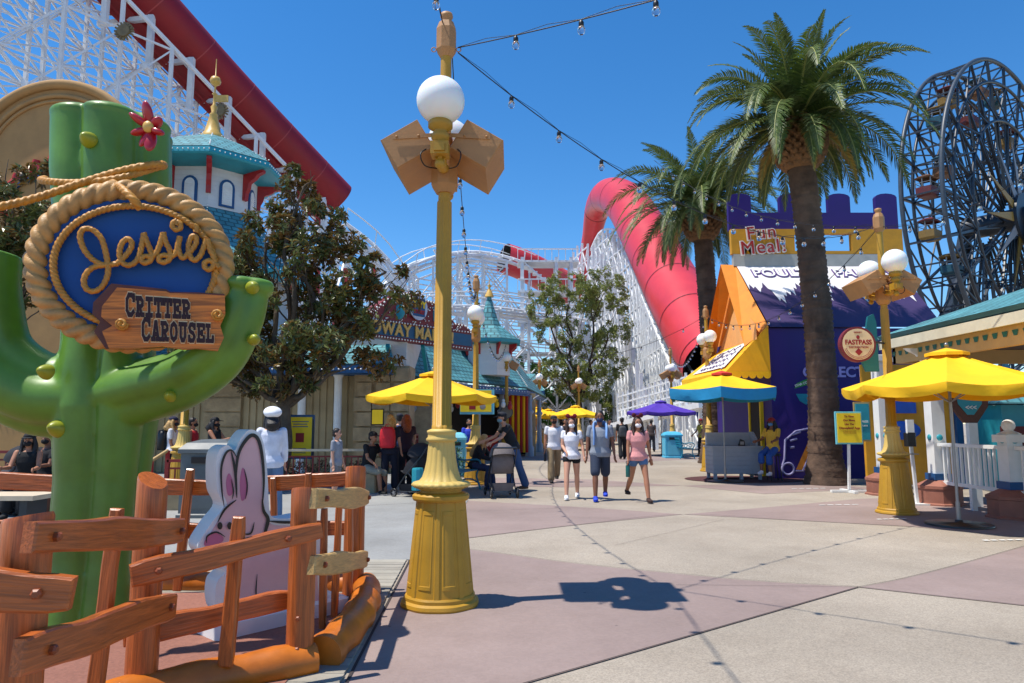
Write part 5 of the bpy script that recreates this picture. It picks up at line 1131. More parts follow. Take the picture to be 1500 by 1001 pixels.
def bents(P,step,planes,down,wid,hsp=3.6,minz=0,diag=True,name='support_frame',bw=.26,chord=True):
    """lattice under the path P: a bent at every step, legs in the given Y planes"""
    Q=resample(P,step); prev=None
    for i,q in enumerate(Q):
        mb=MB(); top=q.z-down; levels=[z for z in [minz+k*hsp for k in range(int((top-minz)/hsp)+1)]]
        xs=[V((q.x,q.y+dy,0)) for dy in planes]
        for p in xs:
            mb.beam((p.x,p.y,minz),(p.x,p.y,top),bw,bw)
        for z in levels+[top]:
            mb.beam((xs[0].x,xs[0].y,z),(xs[-1].x,xs[-1].y,z),bw*.6)
        for k in range(len(levels)-1):
            mb.beam((xs[0].x,xs[0].y,levels[k]),(xs[-1].x,xs[-1].y,levels[k+1]),bw*.5)
        if prev:
            for j,p in enumerate(xs):
                o=prev[0][j]
                for z in levels:
                    if z<prev[1]+1: mb.beam((p.x,p.y,z),(o.x,o.y,z),bw*.55)
                if diag:
                    for k in range(len(levels)-1):
                        z0,z1=levels[k],levels[k+1]
                        if z1<prev[1]+hsp*.6:
                            mb.beam((p.x,p.y,z0),(o.x,o.y,z1),bw*.5); mb.beam((p.x,p.y,z1),(o.x,o.y,z0),bw*.5)
                            if j==0 and (k+i)%3==0:
                                m_=(V((p.x,p.y,z0))+V((o.x,o.y,z1)))/2; mb.tube([m_-V((0,.2,0)),m_+V((0,.1,0))],[.22,.22],8)
                        mb.beam((p.x,p.y,(z0+z1)/2),(o.x,o.y,(z0+z1)/2),bw*.3)
                if chord: mb.beam((p.x,p.y,top),(o.x,o.y,prev[1]),bw)
        mb.build(name,WHS,RC); prev=(xs,top)
bents([PL[0],PL[1],PL[4]],3.7,(-2.8,1.2,5.2),1.6,3,3.9,0,bw=.22)
for px,py,Y in ((182,46,42),(322,163,47.6)):
    hb=MB(); c=at(px,py,Y)
    for k in range(16): a=2*pi*k/16; hb.beam(c,c+V((.62*cos(a),0,.62*sin(a))),.16,.1)
    hb.tube([c,c-V((0,.15,0))],[.4,.4],14); hb.build('gold_hub',HUB,RC)
# rectangular brackets beside the left tube
mb=MB()
for k in range(7):
    p=PL[1]+(PL[4]-PL[1])*(.28+k*.118)+nl_*2.6+V((0,-1.8,0)); mb.beam(p+V((-2.6,0,.1)),p+V((1.1,0,.6)),.32,.32); mb.beam(p+V((1.1,0,.75)),p+V((1.1,0,-3.2)),.36,.36); mb.beam(p+V((1.1,0,-3.0)),p+V((-2.6,0,.1)),.18); 
mb.build('bracket_frame',WHS,RC)
def track(P,rail_r=.14,g=.65,name='track'):
    P=resample(P,1.2); mb=MB()
    for s in(-1,1):
        o=[]
        for i,p in enumerate(P):
            t=(P[min(i+1,len(P)-1)]-P[max(i-1,0)]); n=V((t.y,-t.x,0)).normalized() if abs(t.x)+abs(t.y)>1e-3 else V((1,0,0)); o.append(p+n*s*g)
        mb.tube(o,rail_r,6); mb.tube([q+V((0,0,-.5)) for q in o],rail_r*.8,6); mb.tube([q+V((0,0,1.0))+ (q-p)*.6 for q,p in zip(o,P)],.05,5)
        for q,p in zip(o[::2],P[::2]): mb.beam(q+V((0,0,-.5)),q+V((0,0,1.0))+(q-p)*.6,.06)
    for i,p in enumerate(P): 
        t=(P[min(i+1,len(P)-1)]-P[max(i-1,0)]); n=V((t.y,-t.x,0)).normalized(); mb.beam(p-n*1.0+V((0,0,-.1)),p+n*1.0+V((0,0,-.1)),.2,.1)
    mb.build(name,WHS,RC)
T1=bez([PL[4],at(535,345,51),at(570,385,53),at(600,405,56),at(640,395,60),at(690,380,64),at(740,378,68),at(800,392,72)],8)
T1b=bez([at(500,330,49),at(530,352,50),at(560,380,51),at(590,425,52),at(610,470,53)],8); track(T1b)
T2=bez([at(545,445,55),at(575,410,56),at(610,385,58),at(650,374,60),at(690,371,62),at(735,378,64),at(775,392,66)],8); track(T2); bents(T2,2.5,(-1.2,1.4,4),.4,2,2.7,0,bw=.18)
bents(T1b,3.0,(-1.2,1.4),.4,2,3.4,0,bw=.24)
T3=bez([at(520,480,46),at(600,455,48),at(690,450,52),at(780,460,56),at(850,470,60)],6); track(T3,.1); bents(T3,2.8,(-1.0,1.2),.3,2,2.6,0,bw=.17)
# stair tower
mb=MB(); 
p0=at(765,382,60)
for X_ in (0,3.0,4.3):
    for Yy in (0,2.2): mb.beam((p0.x+X_,60+Yy,0),(p0.x+X_,60+Yy,p0.z+.3),.28)
for k in range(5):
    z=p0.z-k*2.7; mb.bx(p0.x-.4,p0.x+5.0,59.8,62.4,z-.15,z); mb.beam((p0.x-.4,59.8,z+1),(p0.x+5,59.8,z+1),.1); mb.beam((p0.x,60,z),(p0.x+3,60,z-2.7),.12)
    for j in range(9): u=j/9; mb.bx(p0.x-.2+3.4*u,p0.x+.2+3.4*u,60,61.6,z-.2-2.5*u,z-.1-2.5*u)
    for j in range(9): mb.beam((p0.x-.4+j*.6,59.8,z),(p0.x-.4+j*.6,59.8,z+1),.06)
mb.build('stair_tower',WHS,RC)
# right red tubes
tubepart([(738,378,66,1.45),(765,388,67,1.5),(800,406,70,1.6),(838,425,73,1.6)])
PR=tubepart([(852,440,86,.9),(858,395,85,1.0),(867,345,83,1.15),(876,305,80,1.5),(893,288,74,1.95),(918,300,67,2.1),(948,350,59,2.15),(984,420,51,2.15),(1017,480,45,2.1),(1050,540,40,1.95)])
mb=MB()
for px,py,Y in ((897,271,72),(826,404,72)): c=at(px,py,Y); mb.lathe([(.9,-.6),(.95,.1),(.6,.35),(0,.4)],16,c=c)
mb.build('tube_hatch',RED,RC)
P=[at(866,350,82),at(880,325,77),at(905,325,71),at(925,345,65),at(950,400,58),at(975,455,51),at(1000,505,45),at(1020,535,41)]
P=bez(P,6); bents(P,1.8,(-.6,1.4,3.4),1.2,2,2.4,0,bw=.2)
P2=[p+V((-2.6,0,-1.8)) for p in P]; bents(P2,2.2,(-.6,),1.0,2,2.9,0,bw=.22,chord=False)
P3=[p+V((-5.0,1,-5)) for p in P[:-6]]; bents(P3,2.4,(0,),1.0,2,3.0,0,bw=.2,chord=False)
# walkway / station rail low right
mb=MB(); a=at(905,590,46);b_=at(1035,553,38)
for k in range(4): mb.beam(a+V((0,0,k*.45-1)),b_+V((0,0,k*.45-1)),.09)
for i in range(16): p=a+(b_-a)*(i/15); mb.beam(p+V((0,0,-2.6)),p+V((0,0,.6)),.12)
mb.beam(a+V((0,0,-1.5)),b_+V((0,0,-1.5)),1.2,.3)
mb.build('station_walkway',WHS,RC)
# ================= big wheel =================
WC=V((57.2,80,0)); WC.z=at(1463,328,80).z; WR=18.7; dW=V((.814,.581,0)); nW=V((.581,-.814,0))
FW=thing('ferris_wheel','huge dark ferris wheel with hanging gondolas at the right edge','ferris wheel',(WC.x,WC.y,0))
def wp(a,r,off): return WC+dW*(r*cos(a))+V((0,0,r*sin(a)))+nW*off
RIM=mat('wheel_rim_grey',(58,68,78),.45,.15)
for off in(-2.0,2.0):
    mb=MB(); mb.tube([wp(2*pi*i/96,WR,off) for i in range(96)],.24,8,closed=True); mb.build('outer_rim',RIM,FW)
    mb=MB()
    for r in (WR-2.6,WR*.62): mb.tube([wp(2*pi*i/72,r,off) for i in range(72)],.18,6,closed=True)
    mb.build('inner_ring',DST,FW)
    mb=MB()
    for k in range(24):
        a=2*pi*k/24; mb.beam(wp(a,2.2,off*.7),wp(a,WR,off),.24,.24)
    mb.build('spokes',DST,FW)
    mb=MB()
    for k in range(24):
        a=2*pi*k/24; a2=2*pi*(k+1)/24
        mb.beam(wp(a,WR,off),wp(a2,WR-2.6,off),.14); mb.beam(wp(a,WR-2.6,off),wp(a2,WR*.62,off),.14); mb.beam(wp(a2,WR-2.6,off),wp(a,WR*.62,off),.14)
        mb.beam(wp(a,WR*.62,off),wp(a2,2.2,off*.8),.12)
    mb.build('bracing',DST,FW)
mb=MB()
for k in range(48):
    a=2*pi*k/48; mb.beam(wp(a,WR,-2),wp(a,WR,2),.16)
    if k%2==0:
        for r in (WR-2.6,WR*.62,WR*.4): mb.beam(wp(a,r,-2),wp(a,r,2),.16)
        mb.beam(wp(a,WR,-2),wp(a,WR-2.6,2),.12); mb.beam(wp(a,WR-2.6,2),wp(a,WR*.62,-2),.12); mb.beam(wp(a,WR*.62,-2),wp(a,WR*.4,2),.12)
mb.build('cross_ties',DST,FW)
mb=MB(); mb.tube([wp(0,0,-3.4),wp(0,0,3.4)],[1.3,1.3],24); mb.tube([wp(0,0,2.6),wp(0,0,3.0)],[2.9,2.9],24); mb.build('hub',DST,FW)
GP=mat('petal_grey',(130,134,140),.5,.15); OC=mat('petal_ochre',(150,120,50),.5,.2)
mb=MB()
for k in range(12):
    a=2*pi*k/12+.1; mb.cm=1 if k in(5,6,8) else 0
    mb.add([wp(a-.22,2.6,2.7),wp(a+.22,2.6,2.7),wp(a,9.5,2.5)],[(0,1,2)]); mb.add([wp(a-.22,2.6,2.6),wp(a+.22,2.6,2.6),wp(a,9.5,2.4)],[(2,1,0)])
mb.build('sunburst_petals',[GP,OC],FW)
mb=MB()
for off in(-4.2,4.2):
    for s in(-1,1): mb.beam(wp(0,0,off*.8),WC+dW*(s*9)+nW*off*1.3-V((0,0,WC.z)),.9,.9)
    mb.beam(wp(0,0,off*.8),WC+nW*off*1.6-V((0,0,WC.z)),.7,.7)
mb.build('support_legs',DST,FW)
GW=mat('gondola_mesh',(130,134,136),.4,.1,metal=.3)
gcol=[mat('gondola_red',(96,36,34),.45,.1),mat('gondola_ochre',(124,98,44),.45,.1),mat('gondola_teal',(26,74,90),.45,.1),mat('gondola_orange',(112,76,46),.45,.1)]
GLIST=[]
for k in range(24):
    inner=k%3==1; a=2*pi*(k+.5)/24; c=wp(a,WR-1.2 if not inner else WR-4.6,0)-V((0,0,1.5)); 
    if c.x/c.y>.745 or c.z<14: continue
    g=thing('gondola','gondola','gondola',c,'gondolas of the ferris wheel'); GLIST.append((k%4,c.z,g))
    mb=MB(); pr=lambda s,z:[c+dW*(x*s)+nW*(y*s)+V((0,0,z)) for x,y in((-.9,-.75),(.9,-.75),(1.05,0),(.9,.75),(-.9,.75),(-1.05,0))]
    mb.add(pr(.8,-.95)+pr(1,-.7)+pr(1.02,.05),[(5,4,3,2,1,0)]+[(i,(i+1)%6,6+(i+1)%6,6+i) for i in range(6)]+[(6+i,6+(i+1)%6,12+(i+1)%6,12+i) for i in range(6)]); mb.build('basket',gcol[(k+1)%4],g)
    mb=MB(); mb.add(pr(1,.95)+pr(1.12,1.05)+pr(.6,1.35),[(i,(i+1)%6,6+(i+1)%6,6+i) for i in range(6)]+[(6+i,6+(i+1)%6,12+(i+1)%6,12+i) for i in range(6)]+[(12,13,14,15,16,17)]); mb.build('roof',gcol[k%4],g)
    mb=MB(); A_=pr(1,.05);B_=pr(1,.95)
    for i in range(6): mb.beam(A_[i],B_[i],.08); 
    for i in range(6): mb.beam((A_[i]+B_[i])/2,(A_[(i+1)%6]+B_[(i+1)%6])/2,.05)
    mb.tube([c+V((0,0,1.3)),c+V((0,0,1.9))],.08,6); mb.build('cage',GW,g)

for q in range(4):
    L_=sorted([x for x in GLIST if x[0]==q],key=lambda x:-x[1]); nm=['red','ochre','teal','orange'][q]
    for i,(_,_,g) in enumerate(L_): g['label']='%s %s-roofed gondola on the big ferris wheel'%('highest' if i==0 else ('lowest' if i==len(L_)-1 else ['','second-highest','third-highest','fourth-highest','fifth-highest','sixth-highest'][i]),nm)
# prizes and counter inside the open hall
mb=MB(); mb.bx(-3.2,-.6,29.2,29.6,0,1.0)
for k in range(9): mb.bx(-3.2+k*.29,-3.05+k*.29,29.14,29.2,.05,.95)
mb.build('game_counter',CURR,Cn)
rd=random.Random(6)
for k in range(14):
    mb=MB(); x=-3.6+k*.27; z=2.1+.25*rd.random(); mb.ball((x,29.0,z),(.1,.1,.14),10,8); mb.ball((x,29.0,z+.16),.07,8,6); mb.build('hanging_prize',[WHT,REDP,SKYB,UYEL][k%4],Cn)
# ================= people =================
def cap_(mb,pts,rs,n=14,sx=1.0):
    pts=[V(p) for p in pts]; mb.tube(pts,rs,n,sx=sx,up=(0,1,0) if sx!=1 else None)
    if sx==1:
        for p,r in zip(pts,rs): mb.ball(p,r*.995,n,8)
HAIRC={'brown':(58,36,26),'black':(26,20,20),'blond':(190,150,92),'ginger':(150,72,34),'dark':(36,26,24)}
def cut(P,Rr,f):
    """first fraction f of a polyline with radii"""
    L=[0]
    for a,b in zip(P,P[1:]): L.append(L[-1]+(b-a).length)
    d=L[-1]*f; o=[P[0]];r=[Rr[0]]
    for i in range(1,len(P)):
        if L[i]<d: o.append(P[i]); r.append(Rr[i])
        else:
            w=(d-L[i-1])/(L[i]-L[i-1]); o.append(P[i-1]+(P[i]-P[i-1])*w); r.append(Rr[i-1]+(Rr[i]-Rr[i-1])*w); break
    return o,r
def person(label,loc,rz=0,H=1.68,legs=((8,6),(-8,12)),arms=((5,10,8),(-5,12,8)),top=(230,230,230),bottom=(30,30,40),sl=.3,bl=.3,hair='brown',long=0,hat=None,mask=None,skin=SKIN,shoes=(230,230,230),lean=0,fem=False,vox=.013,seat=None,headturn=0,flare=.012,tank=False,bulk=1.0,extra=None,group='visitors walking in the plaza'):
    s=H/1.70; t=thing('person',label,'person',(0,0,0),group)
    Lm=Matrix.Rotation(R(lean),3,'X'); pv=V((0,0,.92)); up=lambda p:Lm@(V(p)-pv)+pv
    shw=.165 if fem else .185
    hipx=.09
    J={}
    for k,sd in enumerate((-1,1)):
        a,b=legs[k][:2]; out=legs[k][2] if len(legs[k])>2 else 2
        h=V((sd*hipx,0,.90)); d=V((sd*sin(R(out)),-sin(R(a)),-cos(R(a)))).normalized(); kn=h+d*.42; d2=V((sd*sin(R(out))*.3,-sin(R(a-b)),-cos(R(a-b)))).normalized(); an=kn+d2*.41; J['l',k]=(h,kn,an,a-b)
        a,b,o=arms[k][:3]; sh=up((sd*shw,0.0,1.385)); d=V((sd*sin(R(o)),-sin(R(a)),-cos(R(a)))).normalized(); el=sh+d*.27; inw=arms[k][3] if len(arms[k])>3 else 0
        d2=V((sd*sin(R(o*.5-inw)),-sin(R(a+b)),-cos(R(a+b)))).normalized(); wr=el+d2*.245; J['a',k]=(sh,el,wr,d2,sd)
    low=min(J['l',k][2].z for k in(0,1)); dz=(.085-low) if seat is None else (seat-.82)
    # body
    mb=MB(); hd=up((0,-.015,1.585)); nk=up((0,0,1.45))
    tor=[((0,0,.84),.095,1.45),((0,0,.92),.105,1.5),((0,0,1.02),.092 if fem else .10,1.32 if fem else 1.4),((0,0,1.10),.09 if fem else .105,1.28 if fem else 1.4),((0,-.01,1.22),.108,1.4),((0,-.005,1.33),.10,1.62),((0,0,1.40),.068,2.0),((0,0,1.435),.045,1.4)]
    def torso(mb,infl,i0,i1,z0=None):
        P=[];Rr=[]
        vs=[];n=20
        for (p,r,sx) in tor[i0:i1]:
            c=up(p); r*=(bulk if p[2]<1.3 else 1)
            if infl>.015 and p[2]<.95: r*=1.12; sx*=1.02
            for j in range(n):
                th=2*pi*j/n; q=V(((r*sx*(bulk**.0)+infl)*cos(th),(r+infl)*sin(th),0)); vs.append(c+Lm@q)
        m=i1-i0; mb.add(vs,[(i*n+j,i*n+(j+1)%n,(i+1)*n+(j+1)%n,(i+1)*n+j) for i in range(m-1) for j in range(n)]+[tuple(range(n))[::-1],tuple(range((m-1)*n,m*n))],True)
    torso(mb,0,0,8); cap_(mb,[nk-V((0,0,.04)),hd-V((0,-.015,.03))],[.052,.05])
    Hm=Matrix.Rotation(R(headturn),3,'Z')@Matrix.Rotation(R(lean*.4),3,'X')
    mb.ball(hd+Hm@V((0,.012,.025)),(.076,.092,.092),18,12); mb.ball(hd+Hm@V((0,-.022,-.035)),(.058,.066,.075),14,10)
    mb.ball(hd+Hm@V((0,-.095,-.015)),(.013,.018,.02),8,6)
    for sd in(-1,1): mb.ball(hd+Hm@V((sd*.078,.01,-.005)),(.012,.022,.032),8,6)
    for k in(0,1):
        h,kn,an,ang=J['l',k]; cap_(mb,[h,(h+kn)/2,kn,kn+(an-kn)*.3,an],[.088*bulk**.5,.072,.052,.055,.036]); f=Matrix.Rotation(R(min(0,-ang)*.6),3,'X')
        mb.ball(an+f@V((0,-.06,-.045)),(.043,.12,.036),14,8)
        sh,el,wr,d2,sd=J['a',k]; cap_(mb,[sh,(sh+el)/2,el,el+(wr-el)*.3,wr],[.05,.044,.036,.036,.024],10)
        # hand: palm, four fingers, thumb
        q=d2.to_track_quat('-Z','Y').to_matrix(); mb.ball(wr+d2*.05,(.020,.038,.048),10,8,q)
        for fi,(yy,ll) in enumerate(((-.028,.062),(-.010,.072),(.009,.068),(.026,.052))):
            b0=wr+q@V((0,yy,-.085)); b1=b0+q@V((-sd*.006,0,-ll*.5)); b2=b1+q@V((-sd*.02,0,-ll*.42)); cap_(mb,[b0,b1,b2],[.0095,.009,.008],6)
        b0=wr+q@V((0,-.03,-.04)); cap_(mb,[b0,b0+q@V((-sd*.012,-.025,-.03)),b0+q@V((-sd*.02,-.03,-.055))],[.011,.0105,.009],6)
    remesh(mb,'body',skin,t,vox*.8,3)
    # clothes
    mb=MB(); torso(mb,.020,0 if not tank else 1,7); 
    for k in(0,1):
        sh,el,wr,d2,sd=J['a',k]
        if sl>0: o,r=cut([sh-V((sd*.03,0,-.0)),sh,(sh+el)/2,el,wr],[.04,.047,.046,.044,.036],sl); cap_(mb,o,[x+.012 for x in r],12)
    remesh(mb,'shirt',cloth('%d_%d_%d'%top,top),t,vox,2)
    mb=MB(); torso(mb,.006,0,2)
    for k in(0,1):
        h,kn,an,_=J['l',k]; o,r=cut([h+V((0,0,.02)),(h+kn)/2,kn,(kn+an)/2,an],[.088*bulk**.5,.080,.062,.062,.055],bl); cap_(mb,o,[x+flare*(.5+i*.5) for i,x in enumerate(r)],14)
    remesh(mb,'trousers' if bl>.7 else 'shorts',cloth('%d_%d_%d'%bottom,bottom),t,vox,2)
    for k in(0,1):
        h,kn,an,ang=J['l',k]; mb=MB(); f=Matrix.Rotation(R(min(0,-ang)*.6),3,'X'); mb.ball(an+f@V((0,-.062,-.046)),(.049,.128,.037),14,8); mb.ball(an+V((0,.0,-.02)),(.046,.055,.05),12,8)
        mb.ball(an+f@V((0,-.062,-.072)),(.050,.13,.012),14,6); mb.build('shoe',cloth('shoe_%d_%d_%d'%shoes,shoes),t)
    HM=mat('hair_'+hair,HAIRC[hair],.5,.35,30,.5,60)
    mb=MB(); mb.ball(hd+Hm@V((0,.028,.045)),(.088,.095,.09),18,12); mb.ball(hd+Hm@V((0,.05,-.01)),(.082,.07,.085),14,10)
    if long:
        b0=hd+Hm@V((0,.07,0)); pts=[b0,hd+Hm@V((0,.11,-.12)),up((0,.14,1.585-long*.7)),up((0,.13,1.585-long))]; mb.tube(bez(pts,5),[.075,.08,.085,.09,.09,.09,.09,.085,.085,.08,.08,.075,.07,.06,.05,.03],12,sx=1.2)
        for sd in(-1,1): mb.tube(bez([hd+Hm@V((sd*.07,.0,.05)),hd+Hm@V((sd*.095,-.0,-.08)),up((sd*.10,-.07,1.585-.24)),up((sd*.09,-.09,1.585-min(.38,long)))],4),[.03,.035,.038,.036,.036,.034,.032,.03,.028,.026,.022,.018,.01][:13],8)
    remesh(mb,'hair',HM,t,vox,1)
    E=MB()
    for sd in(-1,1): E.ball(hd+Hm@V((sd*.031,-.086,.012)),(.013,.006,.007),8,6); E.ball(hd+Hm@V((sd*.031,-.082,.033)),(.018,.006,.004),8,4)
    E.build('eyes',BLK,t)
    if mask: mb=MB(); mb.ball(hd+Hm@V((0,-.045,-.045)),(.064,.064,.05),16,10); mb.build('face_mask',cloth('mask_%d_%d_%d'%mask,mask),t)
    else: mb=MB(); mb.ball(hd+Hm@V((0,-.086,-.055)),(.022,.006,.007),8,5); mb.build('mouth',mat('lip',(150,72,66),.5,.05),t)
    if hat:
        kind,hc=hat; hm=cloth('hat_%d_%d_%d'%hc,hc); mb=MB()
        if kind=='cap': mb.ball(hd+Hm@V((0,.018,.065)),(.092,.105,.07),18,10); mb.prism([(-.075,0),(.075,0),(.06,.09),(0,.11),(-.06,.09)],hd+Hm@V((0,-.07,.06)),Hm@V((1,0,0)),Hm@V((0,-1,-.15)),(0,0,1),.008)
        elif kind=='beret': mb.ball(hd+Hm@V((0,.035,.085)),(.135,.15,.085),20,10,Matrix.Rotation(R(-14),3,'X')); mb.ball(hd+Hm@V((0,.015,.055)),(.092,.102,.05),18,8)
        elif kind=='ears':
            for sd in(-1,1): mb.ball(hd+Hm@V((sd*.075,.0,.16)),(.048,.014,.048),14,8)
            mb.ball(hd+Hm@V((0,-.02,.145)),(.04,.025,.026),10,6)
            mb.tube([hd+Hm@V((.088*cos(u),0,.03+.1*sin(u))) for u in [pi*i/12 for i in range(13)]],.008,6)
        mb.build({'cap':'cap','beret':'beret','ears':'eared_headband'}[kind],hm,t)
    if extra: extra(t,J,up,hd)
    t.location=(loc[0],loc[1],dz*s+(loc[2] if len(loc)>2 else 0)); t.rotation_euler=(0,0,rz); t.scale=(s,s,s); t['_']=0; del t['_']
    def world(p): return Matrix.Rotation(rz,3,'Z')@(V(p)*s)+V(t.location)
    t_w={k:[world(x) for x in v[:3]] for k,v in J.items()}; t_w['up']=lambda p:world(up(p)); return t_w
def G3(px,py): p=gp(px,py); return (p.x,p.y)
def towel(t,J,up,hd):
    mb=MB()
    for sd,l in((-1,.33),(1,.2)):
        P=bez([up((0,.075,1.46)),up((sd*.09,.05,1.465)),up((sd*.12,-.09,1.40)),up((sd*.115,-.14,1.25)),up((sd*.12,-.135,1.40-l))],5); mb.tube(P,.018,8,sx=3.0,up=(0,1,0))
    mb.build('blue_towel',cloth('towel',(130,170,225)),t)
ANG=lambda x,y: math.atan2(x,y)
w1=person('woman in white tee and black shorts with a red eared headband',G3(838,731),R(-6),1.64,((20,8),(-14,10)),((8,50,6,24),(6,18,14)),(238,236,240),(18,18,22),.22,.12,'brown',.28,('ears',(120,20,30)),(226,226,230),SKIN,(236,236,236),fem=True,vox=.011,headturn=12)
m1=person('man in grey tee with a blue towel round his neck and navy shorts, walking',G3(880,733),R(-4),1.78,((24,14),(-18,14)),((0,12,10),(4,10,12)),(136,142,152),(44,54,74),.30,.46,'black',0,None,(34,44,84),SKIN3,(40,70,200),bulk=1.1,vox=.011,flare=.018,extra=towel)
w2=person('woman in pink tee and denim shorts carrying a green bottle, rightmost of the walking group',G3(936,735),R(8),1.66,((-20,26),(22,6)),((4,10,10),(-10,14,16)),(222,150,146),(84,112,150),.26,.15,'brown',.30,('ears',(90,24,36)),(226,222,226),SKIN2,(60,40,36),fem=True,vox=.011,bulk=1.08)
m2=person('man in white tee, khaki trousers and dark cap walking behind the group',G3(812,707),R(5),1.72,((20,12),(-16,20)),((0,10,8),(4,12,8)),(226,226,232),(140,120,90),.28,.95,'brown',0,('cap',(40,38,40)),(40,36,36),SKIN2,(40,36,36),vox=.013,flare=.014)
# bottles held
def bottle(label,top,h,r,m):
    t=thing('water_bottle',label,'bottle',top-V((0,0,h)))
    o=top-V((0,0,h)); mb=MB(); mb.lathe([(r*.95,0),(r,.01),(r,h*.75),(r*.6,h*.86)],16,c=o); mb.build('flask',m,t)
    mb=MB(); mb.lathe([(r*.6,h*.86),(r*.62,h*.97),(r*.3,h)],12,c=o); mb.tube([o+V((r*.8*cos(u),0,h*.95+r*1.1*sin(u))) for u in [pi*i/8 for i in range(9)]],.006,6); mb.build('lid',BLK,t)
bottle('green water bottle held by the woman in the pink tee',w2['a',0][2]+V((-.01,-.01,-.07)),.28,.042,mat('bottle_green',(20,92,84),.35,.1))
bottle('dark bottle held by the man in khaki trousers',m2['a',0][2]+V((-.0,-.0,-.07)),.26,.035,mat('bottle_dark',(40,42,50),.4,.1))
FARG='visitors in the distance'
person('man in dark tee and jeans leaning over the grey stroller',G3(752,719),R(-72),1.80,((6,8),(-14,6)),((38,30,6),(34,30,6)),(30,32,38),(58,84,124),.28,.96,'black',0,('cap',(28,32,44)),(120,160,180),SKIN,(90,66,50),lean=22,vox=.012)
person('seated woman with long blond streaked hair on the turquoise bench',(G3(697,716)[0]-.05,G3(697,716)[1]),R(70),1.66,((84,86),(78,74)),((30,50,8),(30,40,8)),(26,26,32),(40,52,84),.9,.95,'blond',.52,None,None,SKIN2,(50,60,90),lean=24,seat=.46,fem=True,vox=.012,headturn=10)
person('woman in navy dress wearing the red backpack, seen from behind',G3(570,722),R(175),1.68,((6,4),(-6,4)),((10,20,6),(20,20,6)),(26,28,46),(22,24,42),.3,.9,'blond',.30,None,None,SKIN,(60,56,60),fem=True,bulk=1.1,vox=.013)
person('red-haired woman in dark clothes pushing the dark stroller with the teal bag',(G3(592,718)[0],G3(592,718)[1]+.2),R(195),1.70,((6,4),(-8,6)),((40,20,10),(46,24,10)),(52,30,46),(26,26,34),.3,.95,'ginger',.30,None,None,SKIN,(40,40,46),fem=True,vox=.013)
person('man in blue shirt and dark cap standing left of the central umbrella pole',(at(585,650,19.5).x,19.5),R(170),1.76,((2,2),(-2,2)),((4,8,6),(4,8,6)),(40,62,104),(90,96,110),.3,.95,'black',0,('cap',(28,32,48)),None,SKIN,(40,40,40),vox=.015)
person('seated person in black tee and light shorts beside the red backpack woman',(at(538,690,15.6).x,15.6),R(60),1.7,((80,70),(74,70)),((20,40,6),(24,30,6)),(26,26,30),(150,146,130),.3,.5,'black',0,('cap',(30,30,30)),None,SKIN2,(30,30,30),seat=.46,lean=12,vox=.014)
person('boy in grey tee looking up to the right',(at(492,690,13.6).x,13.6),R(80),1.40,((2,2),(-4,4)),((0,8,6),(4,12,6)),(140,144,154),(120,120,124),.35,.5,'black',0,None,None,SKIN,(60,60,60),vox=.013,headturn=0)
person('woman in white beret and white top behind the rabbit cut-out',(at(398,640,10.6).x,10.6),R(-160),1.70,((2,2),(-2,2)),((10,20,6),(10,20,6)),(222,226,240),(96,124,160),.9,.95,'black',.12,('beret',(240,240,242)),(150,180,200),SKIN,(200,200,200),fem=True,vox=.012)
person('woman in white top with a black backpack left of the fluted lamp post',(at(252,655,15.8).x,15.8),R(100),1.64,((2,2),(-2,2)),((4,20,6),(4,20,6)),(222,222,228),(24,24,28),.35,.95,'blond',.2,('cap',(24,26,60)),(40,40,50),SKIN2,(40,40,40),fem=True,vox=.014)
person('woman in red tank top and denim shorts right of the fluted lamp post',(at(281,655,16.0).x,16.0),R(95),1.62,((2,2),(-2,2)),((4,10,6),(4,10,6)),(190,34,44),(72,100,140),0,.2,'dark',.0,None,(30,28,30),SKIN2,(60,40,40),fem=True,vox=.014,tank=True)
person('woman with dark hair and sunglasses behind the grey bin',(at(313,655,15.0).x,15.0),R(80),1.62,((2,2),(-2,2)),((40,60,6),(40,60,6)),(30,28,32),(40,40,50),0,.9,'black',.15,('cap',(30,28,30)),(24,22,24),SKIN2,(40,40,40),fem=True,vox=.014,tank=True)
person('seated woman in black tank top at the far left table',(at(42,660,11.5).x,11.5),R(15),1.66,((84,84),(80,80)),((30,60,8),(26,60,8)),(18,18,20),(20,20,24),0,.9,'black',.2,('cap',(20,20,22)),(24,22,24),SKIN2,(40,40,40),fem=True,seat=.5,vox=.013,tank=True)
person('person in black behind the cactus at the far left table',(at(70,660,12.2).x,12.2),R(-20),1.68,((84,84),(80,80)),((30,60,8),(26,60,8)),(22,20,24),(20,20,24),.3,.9,'black',.0,None,(24,22,24),SKIN3,(40,40,40),seat=.5,vox=.014)
person('person in blue patterned tee behind the map sign post',(at(687,640,21).x,21),R(20),1.62,((2,2),(-2,2)),((4,10,6),(4,10,6)),(50,70,190),(60,60,80),.3,.9,'black',0,None,(30,30,30),SKIN2,(40,40,40),vox=.015)
person('person in white top with a purple pack and black trousers by the curtain',G3(779,663),R(185),1.62,((6,2),(-6,4)),((4,10,8),(4,10,8)),(214,206,226),(24,24,30),.35,.95,'brown',.2,None,None,SKIN2,(230,230,230),fem=True,vox=.016,group=FARG)
person('person in black with a backpack walking away beyond the grey tee man',G3(912,673),R(180),1.75,((14,8),(-12,10)),((4,10,8),(-4,10,8)),(26,28,32),(24,26,32),.4,.95,'black',0,None,None,SKIN2,(30,30,30),vox=.015,group=FARG)
